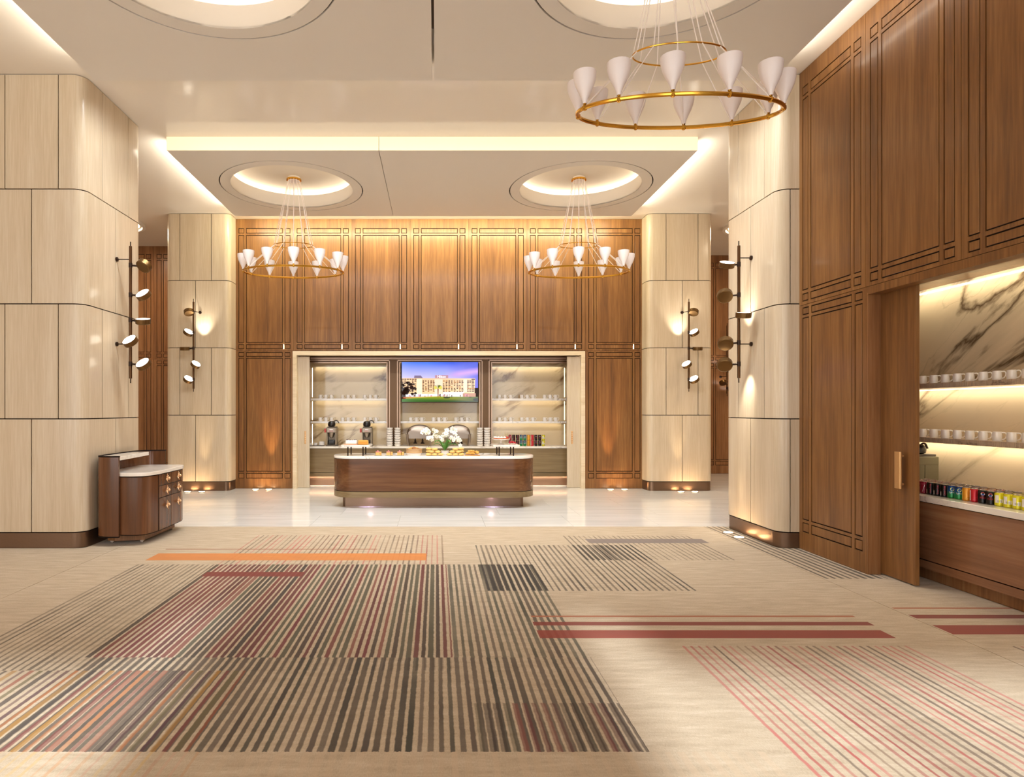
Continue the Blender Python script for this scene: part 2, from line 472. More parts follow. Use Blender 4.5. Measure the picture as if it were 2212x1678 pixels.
def carpet_mat(name, blocks, bars):
    t = NT(name)
    tc = t.n('ShaderNodeTexCoord'); sp = t.n('ShaderNodeSeparateXYZ'); t.l(tc.outputs['Object'], sp.inputs[0])
    nb = t.noise(t.coords((1.2, 6, 1)), 3.0, 6, 0.65); nf = t.noise(t.coords((160, 50, 1)), 1.0, 2); ns = t.noise(t.coords((1, 1, 1)), 260, 2, 0.6)
    f = t.math('ADD', t.math('MULTIPLY', nb, 0.55), t.math('ADD', t.math('MULTIPLY', nf, 0.25), t.math('MULTIPLY', ns, 0.2)))
    c = t.ramp(f, [(0.36, '#a9957a'), (0.5, '#bba78c'), (0.64, '#ccbaa1')])
    nw = t.noise(t.coords((3, 9, 1)), 2.0, 3)
    X = t.math('ADD', sp.outputs[0], t.math('MULTIPLY', t.math('SUBTRACT', nw, 0.5), 0.010))
    Yj = t.noise(t.coords((60, 60, 1)), 1.0, 1)
    Y = t.math('ADD', sp.outputs[1], t.math('MULTIPLY', t.math('SUBTRACT', Yj, 0.5), 0.02))
    for (x0, x1, y0, y1, per, duty, fade, stops, op) in blocks:
        g = t.n('ShaderNodeGroup'); g.node_tree = SG
        t.l(X, g.inputs['X']); t.l(Y, g.inputs['Y'])
        for k, q in zip(('X0', 'X1', 'Y0', 'Y1', 'Period', 'Duty', 'Seed', 'Fade'), (x0, x1, y0, y1, per, duty, x0 * 7.7 + y0 * 3.1, fade)):
            g.inputs[k].default_value = q
        k = len(stops)
        cc = t.ramp(g.outputs['Rnd'], [(i / k, s) for i, s in enumerate(stops)], 'CONSTANT')
        c = t.mix(t.math('MULTIPLY', g.outputs['Mask'], op), c, cc)
    for (x0, x1, y0, y1, col) in bars:
        bx = t.math('MULTIPLY', t.math('GREATER_THAN', sp.outputs[0], x0), t.math('LESS_THAN', sp.outputs[0], x1))
        by = t.math('MULTIPLY', t.math('GREATER_THAN', sp.outputs[1], y0), t.math('LESS_THAN', sp.outputs[1], y1))
        cv = t.mix(t.math('MULTIPLY', nb, 0.45), col, '#5a2414')
        c = t.mix(t.math('MULTIPLY', t.math('MULTIPLY', bx, by), 0.94), c, cv)
    t.set(Base_Color=c, Roughness=0.9, Specular_IOR_Level=0.15, Sheen_Weight=0.15)
    t.bump(f, 0.15, 0.004)
    return t.m
P_ = 0.0535
dk = ['#433526', '#362c1f', '#504233', '#332f20', '#42362c', '#5a4b3e']
red = ['#541410', '#36200f', '#6e2a20', '#2a1c10', '#5e1a16', '#7c4436', '#3e2c1a', '#6a1c20', '#4c4630', '#2a1810']
grn = ['#4f4132', '#383623', '#5d4e3f', '#3e2f22', '#444232', '#503d33']
blk = ['#221910', '#2a2016', '#1a130d', '#251e14']
pink = ['#a8443e', '#6e4030', '#b8645a', '#5c4434', '#963430', '#7c5e46']
multi = ['#884523', '#5a3140', '#a3752c', '#77332c', '#3e2f28', '#955a44', '#675a36', '#aa6733', '#4e252c', '#7c6c5a']
light = ['#695a47', '#5a4a39', '#756451', '#5f5140']
faint = ['#c08a5a', '#c99a80', '#b88a70', '#c8a468']
blocks = [
    (-3.20, -2.35, 3.96, 6.68, P_, 0.75, 0.6, light, 0.95),
    (-3.20, 0.11, 3.96, 4.17, P_, 0.7, 0.6, light, 0.8),
    (-2.30, 1.03, 3.02, 4.17, P_, 1.0, 0.25, dk, 0.97),
    (0.11, 1.03, 4.17, 6.68, P_, 0.9, 0.35, grn, 0.95),
    (0.2, 1.03, 3.02, 3.52, P_, 0.95, 0.5, red, 0.8),
    (-2.35, 0.11, 4.17, 6.68, P_ * 0.93, 1.12, 0.1, red, 0.97),
    (-2.355, 0.11, 6.68, 8.23, P_ * 1.15, 0.5, 0.6, pink, 0.85),
    (0.455, 2.38, 5.71, 7.63, P_ * 1.1, 0.62, 0.5, dk, 0.95),
    (0.455, 1.03, 5.71, 6.68, P_ * 1.1, 1.15, 0.1, blk, 0.97),
    (1.636, 3.30, 6.87, 8.20, P_ * 1.2, 0.55, 0.6, light, 0.9),
    (1.636, 2.38, 6.87, 7.63, P_ * 1.2, 0.8, 0.2, blk, 0.9),
    (1.70, 3.30, 1.0, 4.374, P_ * 1.0, 0.62, 0.55, pink, 0.9),
    (-5.5, -1.2, 3.02, 3.96, P_ * 1.05, 0.95, 0.35, multi, 0.92),
    (-5.5, -1.1, 1.0, 3.02, P_ * 1.05, 0.55, 0.6, faint, 0.6),
    (-1.1, 1.6, 1.0, 3.02, P_ * 1.2, 0.9, 0.8, ['#c2a98a', '#bfa588', '#c8ae90'], 0.5),
]
bars = [(-3.19, -0.11, 6.864, 7.196, '#e08a3c'), (-3.2, -0.70, 7.395, 7.425, '#9a5c34'),
        (-2.33, -1.334, 6.197, 6.374, '#7e2a1c'), (1.90, 3.387, 7.746, 7.996, '#8a8078'),
        (0.758, 3.34, 4.985, 5.02, '#b0643c'), (0.75, 3.357, 4.79, 4.87, '#84290f'), (0.752, 3.327, 4.525, 4.687, '#942f12')]
def carpet(rects, label, m, name):
    b = MB()
    for x0, x1, y0, y1 in rects: b.box(x0, x1, y0, y1, -0.006, 0.0)
    o = b.build('carpet', m); tag(o, label, 'carpet')
    return o
carpet([(-3.797, 3.777, -2.98, CE - .003)], 'large beige carpet with striped blocks and orange and rust bars', carpet_mat('striped_carpet', blocks, bars), 'c')
carpet([(-4.195, -3.803, -2.98, CE - .003), (-9.9, -4.195, -2.98, 7.455), (-9.9, -6.21, 7.455, CE - .003)], 'plain beige carpet strip beside the near left pillar', carpet_mat('plain_carpet', [], []), 'l')
carpet([(3.783, 4.075, -2.98, CE - .003), (4.075, 4.325, -2.98, 7.455), (4.325, 4.79, 3.21, 6.27), (4.505, 4.79, 6.27, 7.1)], 'beige carpet strip along the right wall with rust bars running under the counter', carpet_mat('border_carpet',
       [(3.79, 4.42, 6.117, CE, 0.075, 0.8, 0.2, dk, 0.95), (4.0, 6.0, 1.0, 4.37, P_, 0.6, 0.5, pink, 0.9)],
       [(3.8, 6.5, 5.19, 5.225, '#b0643c'), (3.8, 6.5, 4.95, 5.04, '#84290f'), (3.8, 6.5, 4.60, 4.797, '#942f12')]), 'r')

# ------------------------------------------------------------------ ceiling
RO, RI = 1.20, 1.02
M['dome_paint'] = mat('dome_paint', '#e9dfd0', 0.7)
domes = [(-1.99, 5.22), (1.96, 5.22), (-2.46, 10.74), (2.46, 10.74)]
plate_holes('ceiling', [(-10, -3.2), (10, -3.2), (10, 17), (-10, 17)], [circle(x, y, 1.32, 40) for x, y in domes], ZC, ZC + 0.02, M['ceiling'])['kind'] = 'structure'
def soffit(name, x0, x1, y0, y1, cx, cy):
    o = plate_holes(name, [(x0, y0), (x1, y0), (x1, y1), (x0, y1)], [circle(cx, cy, RO, 72)], ZS, ZS + 0.1, M['soffit'])
    o['kind'] = 'structure'; return o
s1 = soffit('ceiling_near_left', -3.93, -0.046, -1.5, 7.22, *domes[0])
s2 = soffit('ceiling_near_right', -0.020, 3.86, -1.5, 7.22, *domes[1])
s3 = soffit('ceiling_far_left', -3.945, -0.843, 9.17, 12.28, *domes[2])
s4 = soffit('ceiling_far_right', -0.835, 3.83, 9.17, 12.28, *domes[3])
M['slot'] = mat('slot_dark', '#4a3826', 0.7)
b = MB(); b.box(-0.05, -0.016, -1.5, 6.3, ZS + 0.04, ZS + 0.06); b.build('slot_backing', M['slot'], s1)
b = MB(); b.box(-0.846, -0.832, 9.2, 12.26, ZS + 0.03, ZS + 0.05); b.build('slot_backing', M['slot'], s3)
# cove fascia, its lit look put in as emission, on the front edge of the far ceiling panel, and packing above the panels
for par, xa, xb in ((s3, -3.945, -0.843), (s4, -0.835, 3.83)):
    b = MB(); b.box(xa, xb, 9.155, 9.17, ZS, ZC - 0.006); b.build('glow_fascia', M['glow_fascia'], par)
for (cx, cy), par in zip(domes, (s1, s2, s3, s4)):
    ring = plate_holes('dome_ring', circle(cx, cy, RO - 0.018, 72), [circle(cx, cy, RI, 72)], ZS, ZS + 0.02, M['soffit'], par)
    b = MB(); n = 72
    b.lathe([(RO + 0.03, ZS + 0.02), (RO - 0.04, ZS + 0.02)], 72, (cx, cy, 0), cap=False); b.build('shadow_gap', M['gap'], par)
    b = MB(); b.lathe([(RI, ZS), (RI, ZS + 0.235), (RI + 0.012, ZS + 0.235), (RI + 0.012, ZS)], 72, (cx, cy, 0), cap=False)
    b.build('dome_collar', M['soffit'], par, smooth=True)
    b = MB(); b.lathe([(1.25, ZC + 0.035), (1.25, ZC + 0.09)], 32, (cx, cy, 0), cap=False); b.build('led_strip', M['led_ring'], par)
    b = MB(); b.lathe([(1.31, ZC), (1.31, ZC + 0.13), (1.2, ZC + 0.145), (1.0, ZC + 0.125), (0.75, ZC + 0.085), (0.5, ZC + 0.04), (0.3, ZC + 0.01), (0.12, ZC - 0.01), (0.01, ZC - 0.012)], 64, (cx, cy, 0), cap=False)
    b.build('dome_cap', M['dome_paint'], par, smooth=True)

# ------------------------------------------------------------------ panelled oak walls
G = 0.012
def panel_unit(parent, f, u0, u1, z0, z1, ul, zl, mt, seam=0.0025):
    """frame with nine recess-edged panels; f(u,z,d) maps to the room, d = depth towards the room"""
    us = sorted([u0 + seam, u1 - seam] + [q for p in ul for q in p]); zs = sorted([z0 + seam, z1 - seam] + [q for p in zl for q in p])
    fr = MB(); D = -0.02
    def hole(a, b): return any(abs(p[0] - a) < 1e-6 for p in ul) and any(abs(p[0] - b) < 1e-6 for p in zl)
    for i in range(len(us) - 1):
        for j in range(len(zs) - 1):
            a, b, c, d = us[i], us[i + 1], zs[j], zs[j + 1]
            if hole(a, c):
                for (p, q), (r, s) in (((a, c), (b, c)), ((b, c), (b, d)), ((b, d), (a, d)), ((a, d), (a, c))):
                    fr.quad(f(p, q, 0), f(r, s, 0), f(r, s, D), f(p, q, D))
            else:
                fr.quad(f(a, c, 0), f(b, c, 0), f(b, d, 0), f(a, d, 0))
    a, b, c, d = us[0], us[-1], zs[0], zs[-1]
    for (p, q), (r, s) in (((a, c), (b, c)), ((b, c), (b, d)), ((b, d), (a, d)), ((a, d), (a, c))):
        fr.quad(f(p, q, 0), f(r, s, 0), f(r, s, D), f(p, q, D))
    fr.build('panel_frame', mt, parent)
    for (a, b) in ul:
        for (c, d) in zl:
            p = MB(); A, B, C_, D_ = a + G, b - G, c + G, d - G
            if B - A < 0.01 or D_ - C_ < 0.01: continue
            h = 0.003
            o = [f(A, C_, -h), f(B, C_, -h), f(B, D_, -h), f(A, D_, -h)]
            i = [f(A + h, C_ + h, 0), f(B - h, C_ + h, 0), f(B - h, D_ - h, 0), f(A + h, D_ - h, 0)]
            k = [f(A, C_, D), f(B, C_, D), f(B, D_, D), f(A, D_, D)]
            p.add(o + i + k, [[4, 5, 6, 7]] + [[q, (q + 1) % 4, 4 + (q + 1) % 4, 4 + q] for q in range(4)] + [[8 + q, 8 + (q + 1) % 4, (q + 1) % 4, q] for q in range(4)])
            p.build('panel', mt, parent)
ZU = [(2.925, 3.02), (3.055, 5.31), (5.345, 5.455)]
ZL = [(0.21, 0.325), (0.355, 2.735), (2.765, 2.855)]
ZSEAM = 2.885
def unit_u(u0, w, rect=None):
    k = w / 1.2215
    return [(u0 + 0.067 * k, u0 + 0.187 * k), (u0 + 0.226 * k, u0 + 0.996 * k), (u0 + 1.034 * k, u0 + 1.156 * k)]
YB = 13.12
def fb(u, z, d): return (u, YB - d, z)
b = MB()
for x0, x1, z0, z1 in ((-4.195, -3.0, 0, ZC), (3.115, 4.31, 0, ZC), (-3.0, 3.115, ZSEAM, ZC)):
    b.box(x0, x1, YB + 0.012, YB + 0.16, z0, z1)
wall_back = structure('wall_back', b, M['gap'])
U0, UW = -4.2105, 1.2225
for i in range(7):
    panel_unit(wall_back, fb, U0 + UW * i, U0 + UW * (i + 1), ZSEAM, ZC, unit_u(U0 + UW * i, UW), ZU, M['oak'])
for i in (0, 6):
    panel_unit(wall_back, fb, U0 + UW * i, U0 + UW * (i + 1), 0, ZSEAM, unit_u(U0 + UW * i, UW), ZL, M['oak'])
# right wall
XR = 4.33
def frr(u, z, d): return (XR - d, u, z)
b = MB()
for y0, y1, z0, z1 in ((6.28, 7.46, 0, ZC), (3.2, 6.28, 2.82, ZC), (-3.0, 3.2, 0, ZC)):
    b.box(XR + 0.012, XR + 0.125, y0 + 0.004, y1, z0, z1)
wall_right = structure('wall_right', b, M['gap'])
RW = 1.1510
r0 = 7.463
for i in range(7):
    u1 = r0 - RW * i; u0 = u1 - RW
    k = RW / 1.2215
    ul = [(u0 + .067 * k, u0 + .192 * k), (u0 + .238 * k, u0 + .984 * k), (u0 + 1.03 * k, u0 + 1.154 * k)]
    panel_unit(wall_right, frr, u0, u1, ZSEAM, ZC, ul, ZU, M['oak'])
    if i == 0:
        panel_unit(wall_right, frr, 6.29, u1, 0, ZSEAM, [(6.355, 6.475), (6.52, 7.225), (7.27, 7.395)], ZL, M['oak'])
    elif i >= 4:
        panel_unit(wall_right, frr, u0, u1, 0, ZSEAM, ul, ZL, M['oak'])
b = MB(); b.box(XR, XR + 0.13, 6.276, 6.289, 0, 2.82); structure('trim_1', b, M['oak_dark'])          # jamb lining
b = MB(); b.box(XR, XR + 0.13, 3.2, 6.276, 2.807, 2.82); b.box(XR - 0.0, XR + 0.012, 3.2, 6.29, 2.82, ZSEAM - 0.002); structure('trim_2', b, M['oak'])
# far side walls seen between the pillars
def side_wall(name, x0, x1, y, units, dx):
    b = MB(); b.box(x0, x1, y + 0.012, y + 0.15, 0, ZC); w = structure(name, b, M['gap'])
    f = lambda u, z, d: (u, y - d, z)
    for k in range(units):
        ua = x0 + dx * k; ub = ua + dx
        panel_unit(w, f, ua, ub, ZSEAM, ZC, unit_u(ua, dx), ZU, M['oak_dark']); panel_unit(w, f, ua, ub, 0, ZSEAM, unit_u(ua, dx), ZL, M['oak_dark'])
    return w
side_wall('wall_far_left', -9.4, -4.4, 15.3, 4, 1.25)
side_wall('wall_far_right', 4.5, 9.5, 16.2, 4, 1.25)
M['plaster'] = mat('warm_plaster', '#d9c2a4', 0.7)
for nm, x0, x1, y0, y1 in (('wall_left', -10.1, -9.95, -3.2, 17), ('wall_outer_right', 9.95, 10.1, -3.2, 17), ('wall_service_left', -4.5, -4.38, 13.55, 15.3), ('wall_service_right', 4.45, 4.57, 13.55, 16.2)):
    b = MB(); b.box(x0, x1, y0, y1, 0, ZC); structure(nm, b, M['plaster'])
b = MB(); b.box(-10, 10, 16.4, 16.55, 0, ZC); structure('wall_rear', b, M['plaster'])
# window wall behind the camera (daylight source); top slits added for sun streaks
b = MB(); [b.box(q0, q1, -3.2, -3.0, 4.55, ZC) for q0, q1 in ((-10, -2.02), (-1.72, 1.12), (1.42, 10))]; b.box(-2.02, -1.72, -3.2, -3.0, 5.35, ZC); b.box(1.12, 1.42, -3.2, -3.0, 5.2, ZC); b.box(-10, 10, -3.2, -3.0, 0, 0.12)
for x0, x1 in ((-10, -9.7), (-6.6, -6.2), (-1.55, 1.08), (5.2, 5.6), (9.7, 10)): b.box(x0, x1, -3.2, -3.0, 0.12, 4.55)
structure('wall_front', b, M['plaster'])
k = 1
for x0, x1 in ((-9.7, -6.6), (-6.2, -1.55), (1.08, 5.2), (5.6, 9.7)):
    b = MB()
    n = max(2, round((x1 - x0) / 1.5))
    for i in range(1, n): b.box(x0 + (x1 - x0) * i / n - .04, x0 + (x1 - x0) * i / n + .04, -3.16, -3.04, 0.12, 4.55)
    b.box(x0, x1, -3.16, -3.04, 2.7, 2.78)
    structure('window_%d' % k, b, M['bronze']); k += 1

# ------------------------------------------------------------------ pillars
ROWS = [(0.188, 1.542), (1.542, 2.913), (2.913, 4.282), (4.282, 5.648)]
class RPath:
    def __init__(s, x0, x1, y0, y1, r):
        s.seg = []; s.L = 0; s.b = (x0, x1, y0, y1, r)
        w, d, a = x1 - x0 - 2 * r, y1 - y0 - 2 * r, PI / 2 * r
        for L, kind in ((w, ('l', x0 + r, y0, 1, 0)), (a, ('a', x1 - r, y0 + r, -PI / 2)), (d, ('l', x1, y0 + r, 0, 1)), (a, ('a', x1 - r, y1 - r, 0)),
                        (w, ('l', x1 - r, y1, -1, 0)), (a, ('a', x0 + r, y1 - r, PI / 2)), (d, ('l', x0, y1 - r, 0, -1)), (a, ('a', x0 + r, y0 + r, PI))):
            s.seg.append((s.L, L, kind)); s.L += L
        s.r = r
    def at(s, q):
        q %= s.L
        for a, L, k in s.seg:
            if q <= a + L + 1e-9:
                t = q - a
                if k[0] == 'l': return (k[1] + k[3] * t, k[2] + k[4] * t), (k[4], -k[3])
                an = k[3] + t / s.r
                return (k[1] + s.r * math.cos(an), k[2] + s.r * math.sin(an)), (math.cos(an), math.sin(an))
    def front(s, x): return x - s.b[0] - s.r                       # distance of a point on the front face
    def right(s, y): return s.seg[2][0] + (y - s.b[2] - s.r)
    def left(s, y): return s.seg[6][0] + (s.b[3] - s.r - y)
    def cuts(s, a, b):
        q = [a, b]
        for st, L, k in s.seg:
            for off in (0, s.L):
                if k[0] == 'a': q += [st + off + L * i / 7 for i in range(8)]
                else: q += [st + off, st + off + L]
        return sorted(set(round(x, 6) for x in q if a - 1e-6 <= x <= b + 1e-6))
def pillar(label, x0, x1, y0, y1, r, rowA, rowB):
    P = RPath(x0, x1, y0, y1, r)
    t = thing('pillar', label, 'pillar', ((x0 + x1) / 2, (y0 + y1) / 2, 0))
    ox, oy = t.location.x, t.location.y
    g = 0.0062
    c = MB(); c.prism([(p[0] - ox, p[1] - oy) for p in rrect(x0 + .02, x1 - .02, y0 + .02, y1 - .02, max(r - .02, .01))], 0.0, ZC - 0.003); c.build('core', M['gap'], t)
    c = MB(); c.prism([(p[0] - ox, p[1] - oy) for p in rrect(x0 + .006, x1 - .006, y0 + .006, y1 - .006, r)], 0.0, 0.180); c.build('plinth', M['bronze_base'], t, smooth=True)
    for ri, (z0, z1) in enumerate(ROWS):
        sm = sorted(q % P.L for q in (rowB if ri % 2 == 0 else rowA)(P))
        for i, a in enumerate(sm):
            b = sm[(i + 1) % len(sm)]
            if b <= a: b += P.L
            qs = P.cuts(a + g, b - g); m = MB(); vs = []
            for q in qs:
                (px, py), (nx, ny) = P.at(q)
                px -= ox; py -= oy
                vs.append((px, py, nx, ny))
            n = len(vs); z0_, z1_ = z0 + g, z1 - g
            V = [(p[0], p[1], z0_) for p in vs] + [(p[0], p[1], z1_) for p in vs] + [(p[0] - p[2] * .018, p[1] - p[3] * .018, z0_) for p in vs] + [(p[0] - p[2] * .018, p[1] - p[3] * .018, z1_) for p in vs]
            F = []
            for j in range(n - 1):
                F += [[j, j + 1, n + j + 1, n + j], [n + j, n + j + 1, 3 * n + j + 1, 3 * n + j], [j, 2 * n + j, 2 * n + j + 1, j + 1]]
            F += [[0, n, 3 * n, 2 * n], [n - 1, 2 * n - 1, 4 * n - 1, 3 * n - 1]]
            m.add(V, F); m.build('panel', M['ash'], t, smooth=True, angle=30)
    return t
def reg(P, start, step): return [start + step * i for i in range(int((P.L - .2) / step))]
def l1a(P): return [P.front(-5.14), P.front(-4.503), P.right(7.875), P.right(8.54)] + [P.right(8.54) + .72 + .66 * i for i in range(6)]
def l1b(P): return [P.front(-5.46), P.front(-4.822), P.right(8.206)] + [P.right(8.206) + .74 + .66 * i for i in range(6)]
pillar('pale wood pillar at the left edge with a console standing beside it', -6.2, -4.2, 7.46, 8.94, .14, l1a, l1b)
def r1a(P): return [P.left(8.454), P.left(7.78)] + [P.left(7.78) + .74 + .68 * i for i in range(8)]
def r1b(P): return [P.left(8.118)] + [P.left(8.118) + .74 + .68 * i for i in range(8)]
pillar('pale wood pillar at the right, meeting the brown panelled wall', 4.08, 6.06, 7.46, 8.84, .14, r1a, r1b)
kx = 12.75 / 1352
def fx(px): return (px - 942) * kx
def l2a(P): return [P.front(fx(388.4)), P.front(fx(456.4)), P.right(12.95) + .6, P.right(12.95) + 1.3, P.right(12.95) + 2]
def l2b(P): return [P.front(fx(422.2)), P.right(12.95) + .3, P.right(12.95) + 1, P.right(12.95) + 1.6]
pillar('pale wood pillar left of the far bar wall', -5.51, -4.2, 12.75, 13.5, .12, l2a, l2b)
def r2a(P): return [P.front(fx(1439)), P.front(fx(1508)), P.right(12.95) + .6, P.right(12.95) + 1.3, P.right(12.95) + 2]
def r2b(P): return [P.front(fx(1473.7)), P.right(12.95) + .3, P.right(12.95) + 1, P.right(12.95) + 1.6]
pillar('pale wood pillar right of the far bar wall', 4.315, 5.64, 12.75, 13.5, .12, r2a, r2b)
# ------------------------------------------------------------------ far bar recess
b = MB()
b.box(-3.005, -2.922, YB - 0.012, YB + 0.2, 0, 2.795); b.box(3.04, 3.122, YB - 0.012, YB + 0.2, 0, 2.795); b.box(-3.005, 3.122, YB - 0.012, YB + 0.2, 2.795, 2.880)
for i in range(62):   # ribbed inner edge of the portal
    z = 0.03 + i * 0.0445
    for xx in (-2.997, 3.068): b.box(xx, xx + 0.045, YB - 0.018, YB - 0.012, z, z + 0.024)
structure('trim_3', b, M['ash_trim'])
def pale_door(n, x0, x1, hx):
    b = MB(); b.box(x0, x1, 13.22, 13.265, 0.004, 2.775); d = structure('door_%d' % n, b, M['ash'], bevel=.004)
    h = MB(); h.box(hx - .019, hx + .019, 13.212, 13.222, 0.93, 1.20); hp = h.build('handle', M['goldpull'], d, bevel=.004)
    for i in range(7):
        q = MB(); q.ball((hx, 13.211, 0.95 + i * 0.038), .012, .008, .012, 8, 5); q.build('bead', M['rosegold'], hp, smooth=True)
pale_door(1, -2.93, -2.675, fx(659) * 13.2 / 12.75)
pale_door(2, 2.77, 3.045, fx(1236) * 13.2 / 12.75)
# recess shell
b = MB(); b.box(-3.1, 3.2, 14.17, 14.3, 0, 3.0); structure('wall_bar_rear', b, M['marble'])
b = MB(); b.box(-3.1, -2.95, 13.32, 14.17, 0, 3.0); structure('wall_bar_left', b, M['oak_dark'])
b = MB(); b.box(3.07, 3.2, 13.32, 14.17, 0, 3.0); structure('wall_bar_right', b, M['oak_dark'])
b = MB(); b.box(-3.1, 3.2, 13.3, 14.17, 2.9, 3.0); structure('ceiling_bar', b, M['oak_dark'])
# bronze surrounds of the three bays
BAYS = [(-2.78, -1.081), (-0.796, 0.960), (1.225, 2.885)]
YF = 13.80   # face of the bronze surrounds, set back so the worktop runs on in front of them
M['bronze_brown'] = mat('brown_bronze_panel', '#6b4d2e', 0.4, 0.3)
M['bronze_edge'] = mat('pale_bronze_edge', '#b89a84', 0.3, 0.8)
CT = 0.858
b = MB()
for x0, x1 in ((-2.95, -2.78), (-1.081, -0.796), (0.960, 1.225), (2.885, 3.07)): b.box(x0, x1, YF, YF + .06, CT, 2.686)
b.box(-2.95, 3.07, YF, YF + .06, 2.686, 2.9)
tr = structure('trim_4', b, M['bronze_brown'])
e = MB(); e.box(-2.76, 2.86, YF - .03, YF, 2.763, 2.803); e.build('edge', M['bronze_edge'], tr)
for x0, x1 in BAYS:
    e = MB()
    for xx in (x0 - .012, x1 - .008): e.box(xx, xx + .02, YF - .03, YF, CT, 2.698)
    e.box(x0, x1, YF - .03, YF, 2.678, 2.698); e.build('edge', M['bronze_edge'], tr)
    e = MB()
    for xx in (x0 - .065, x1 + .045): e.box(xx, xx + .018, YF - .015, YF, CT, 2.747)
    e.box(x0 - .065, x1 + .063, YF - .015, YF, 2.729, 2.747); e.build('edge', M['bronze_edge'], tr)
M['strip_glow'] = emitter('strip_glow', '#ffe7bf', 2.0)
SHZ = (1.352, 1.858)      # underside of the two shelves (top = +0.045)
for bi, (x0, x1) in enumerate(BAYS):
    side = 'left centre right'.split()[bi]
    segs = [(CT + .02, SHZ[0] - .02)] + ([(SHZ[0] + .07, SHZ[1] - .02), (SHZ[1] + .07, 2.58)] if bi != 1 else [])
    if bi != 1:
        xx = x0 + .03 if bi == 0 else x1 - .045
        for a, c in segs:
            e = MB(); e.box(xx, xx + .015, YF + .07, YF + .082, a, c); e.build('light_strip', M['strip_glow'], tr)
    for si, z in enumerate(SHZ):
        if bi == 1 and si == 1: continue
        e = MB(); e.box(x0 - .06, x1 + .06, 13.90, 14.168, z, z + .045)
        o = e.build('display_shelf', M['marble_top'], bevel=.004)
        tag(o, 'pale stone %s shelf with white mugs in the %s bay of the far bar' % (('lower', 'upper')[si], side), 'shelf')
    for z in ([SHZ[0], SHZ[1], 2.62] if bi != 1 else [SHZ[0]]):
        strip_light('shelf_lamp', (x0 + .05, 14.10, z - .006), (x1 - .05, 14.10, z - .006), (0, 0.35, -1), 0.02, 0.8 if z < 2 else 1.25, (1, .90, .66))
# cabinet and worktop
b = MB(); b.box(-2.94, 3.06, 13.56, 14.16, 0.30, CT - .043)
cab = b.build('bar_cabinet', M['olive_h'], bevel=.003); tag(cab, 'long olive brown cabinet under the marble top of the far bar', 'cabinet')
b = MB(); b.box(-2.94, 3.06, 13.57, 14.16, 0.20, 0.29); b.build('lower_rail', M['olive_h'], cab)
b = MB(); b.box(-2.94, 3.06, 13.70, 14.1, 0.0, 0.20); b.build('kickboard', M['bronze_base'], cab)
b = MB(); b.box(-2.945, 3.065, 13.54, 14.165, CT - .043, CT)
tag(b.build('bar_worktop', M['marble_top'], bevel=.005), 'long white marble worktop on the far bar cabinet', 'worktop')
strip_light('toe_lamp_left', (-2.8, 13.6, 0.19), (-1.9, 13.6, 0.19), (0, .6, -1), .02, 3, (1, .75, .55))
strip_light('toe_lamp_right', (1.9, 13.6, 0.19), (2.9, 13.6, 0.19), (0, .6, -1), .02, 3, (1, .75, .55))

# ------------------------------------------------------------------ television
def emis_attr(name, strength):
    t = NT(name); a = t.n('ShaderNodeAttribute'); a.attribute_name = 'picture'
    t.l(a.outputs['Color'], t.b.inputs['Emission Color']); t.b.inputs['Emission Strength'].default_value = strength
    t.set(Base_Color=(0.01, 0.01, 0.01, 1), Roughness=0.12); return t.m
M['screen'] = emis_attr('screen_picture', 0.9)
tvx0, tvx1, tvz0, tvz1, tvy = fx(868) * 13.76 / 12.75, fx(1032.5) * 13.76 / 12.75, 1.65 + 17 * 13.76 / 1352, 1.65 + 103 * 13.76 / 1352, 13.76
TW, TH = tvx1 - tvx0, tvz1 - tvz0
tv = thing('television', 'wide wall screen showing a lit hotel under a blue and violet dusk sky', 'television', ((tvx0 + tvx1) / 2, 13.82, tvz0))
b = MB(); b.box(-TW / 2 - .012, TW / 2 + .012, -.058, 0.02, -.012, TH + .012); b.build('case', M['black_metal'], tv, bevel=.004)
class PIC:
    def __init__(s): s.v = []; s.f = []; s.c = []
    def poly(s, pts, cols, lay):
        b0 = len(s.v)
        for p in pts: s.v.append(((p[0] - .5) * TW, -.0595 - lay * .0004, p[1] * TH))
        s.f.append([b0 + i for i in range(len(pts))]); s.c.append(cols if isinstance(cols, list) else [cols] * len(pts))
    def rect(s, x0, x1, y0, y1, col, lay): s.poly([(x0, y0), (x1, y0), (x1, y1), (x0, y1)], [srgb(col)] * 4, lay)
    def done(s, name, par):
        me = bpy.data.meshes.new(name); me.from_pydata(s.v, [], s.f); me.materials.append(M['screen'])
        ca = me.color_attributes.new('picture', 'FLOAT_COLOR', 'CORNER')
        k = 0
        for cs in s.c:
            for q in cs: ca.data[k].color = q; k += 1
        return link(bpy.data.objects.new(name, me), par)
def lerp(a, b, t): return tuple(a[i] + (b[i] - a[i]) * t for i in range(4))
def sky(u, v):
    top = lerp(srgb('#4a78f0'), srgb('#1238c8'), min(1, max(0, (u - .35) / .5)))
    low = lerp(srgb('#cfc4fa'), srgb('#5a58d8'), min(1, max(0, (u - .6) / .4)))
    c = lerp(low, top, min(1, max(0, (v - .55) / .42)))
    d = abs(v - (.66 + (u - .6) * .28)); w = max(0, 1 - d / .11) * max(0, min(1, (u - .5) / .25))
    c = lerp(c, srgb('#cf9ae8'), w * .9)
    w2 = max(0, 1 - abs(v - .7) / .2) * max(0, 1 - abs(u - .52) / .18)
    return lerp(c, srgb('#8fa8f4'), w2 * .5)
p = PIC()
for i in range(40):
    for j in range(20):
        q = [(i / 40, .35 + j * .65 / 20), ((i + 1) / 40, .35 + j * .65 / 20), ((i + 1) / 40, .35 + (j + 1) * .65 / 20), (i / 40, .35 + (j + 1) * .65 / 20)]
        p.poly(q, [sky(*r) for r in q], 0)
scr = p.done('screen', tv)
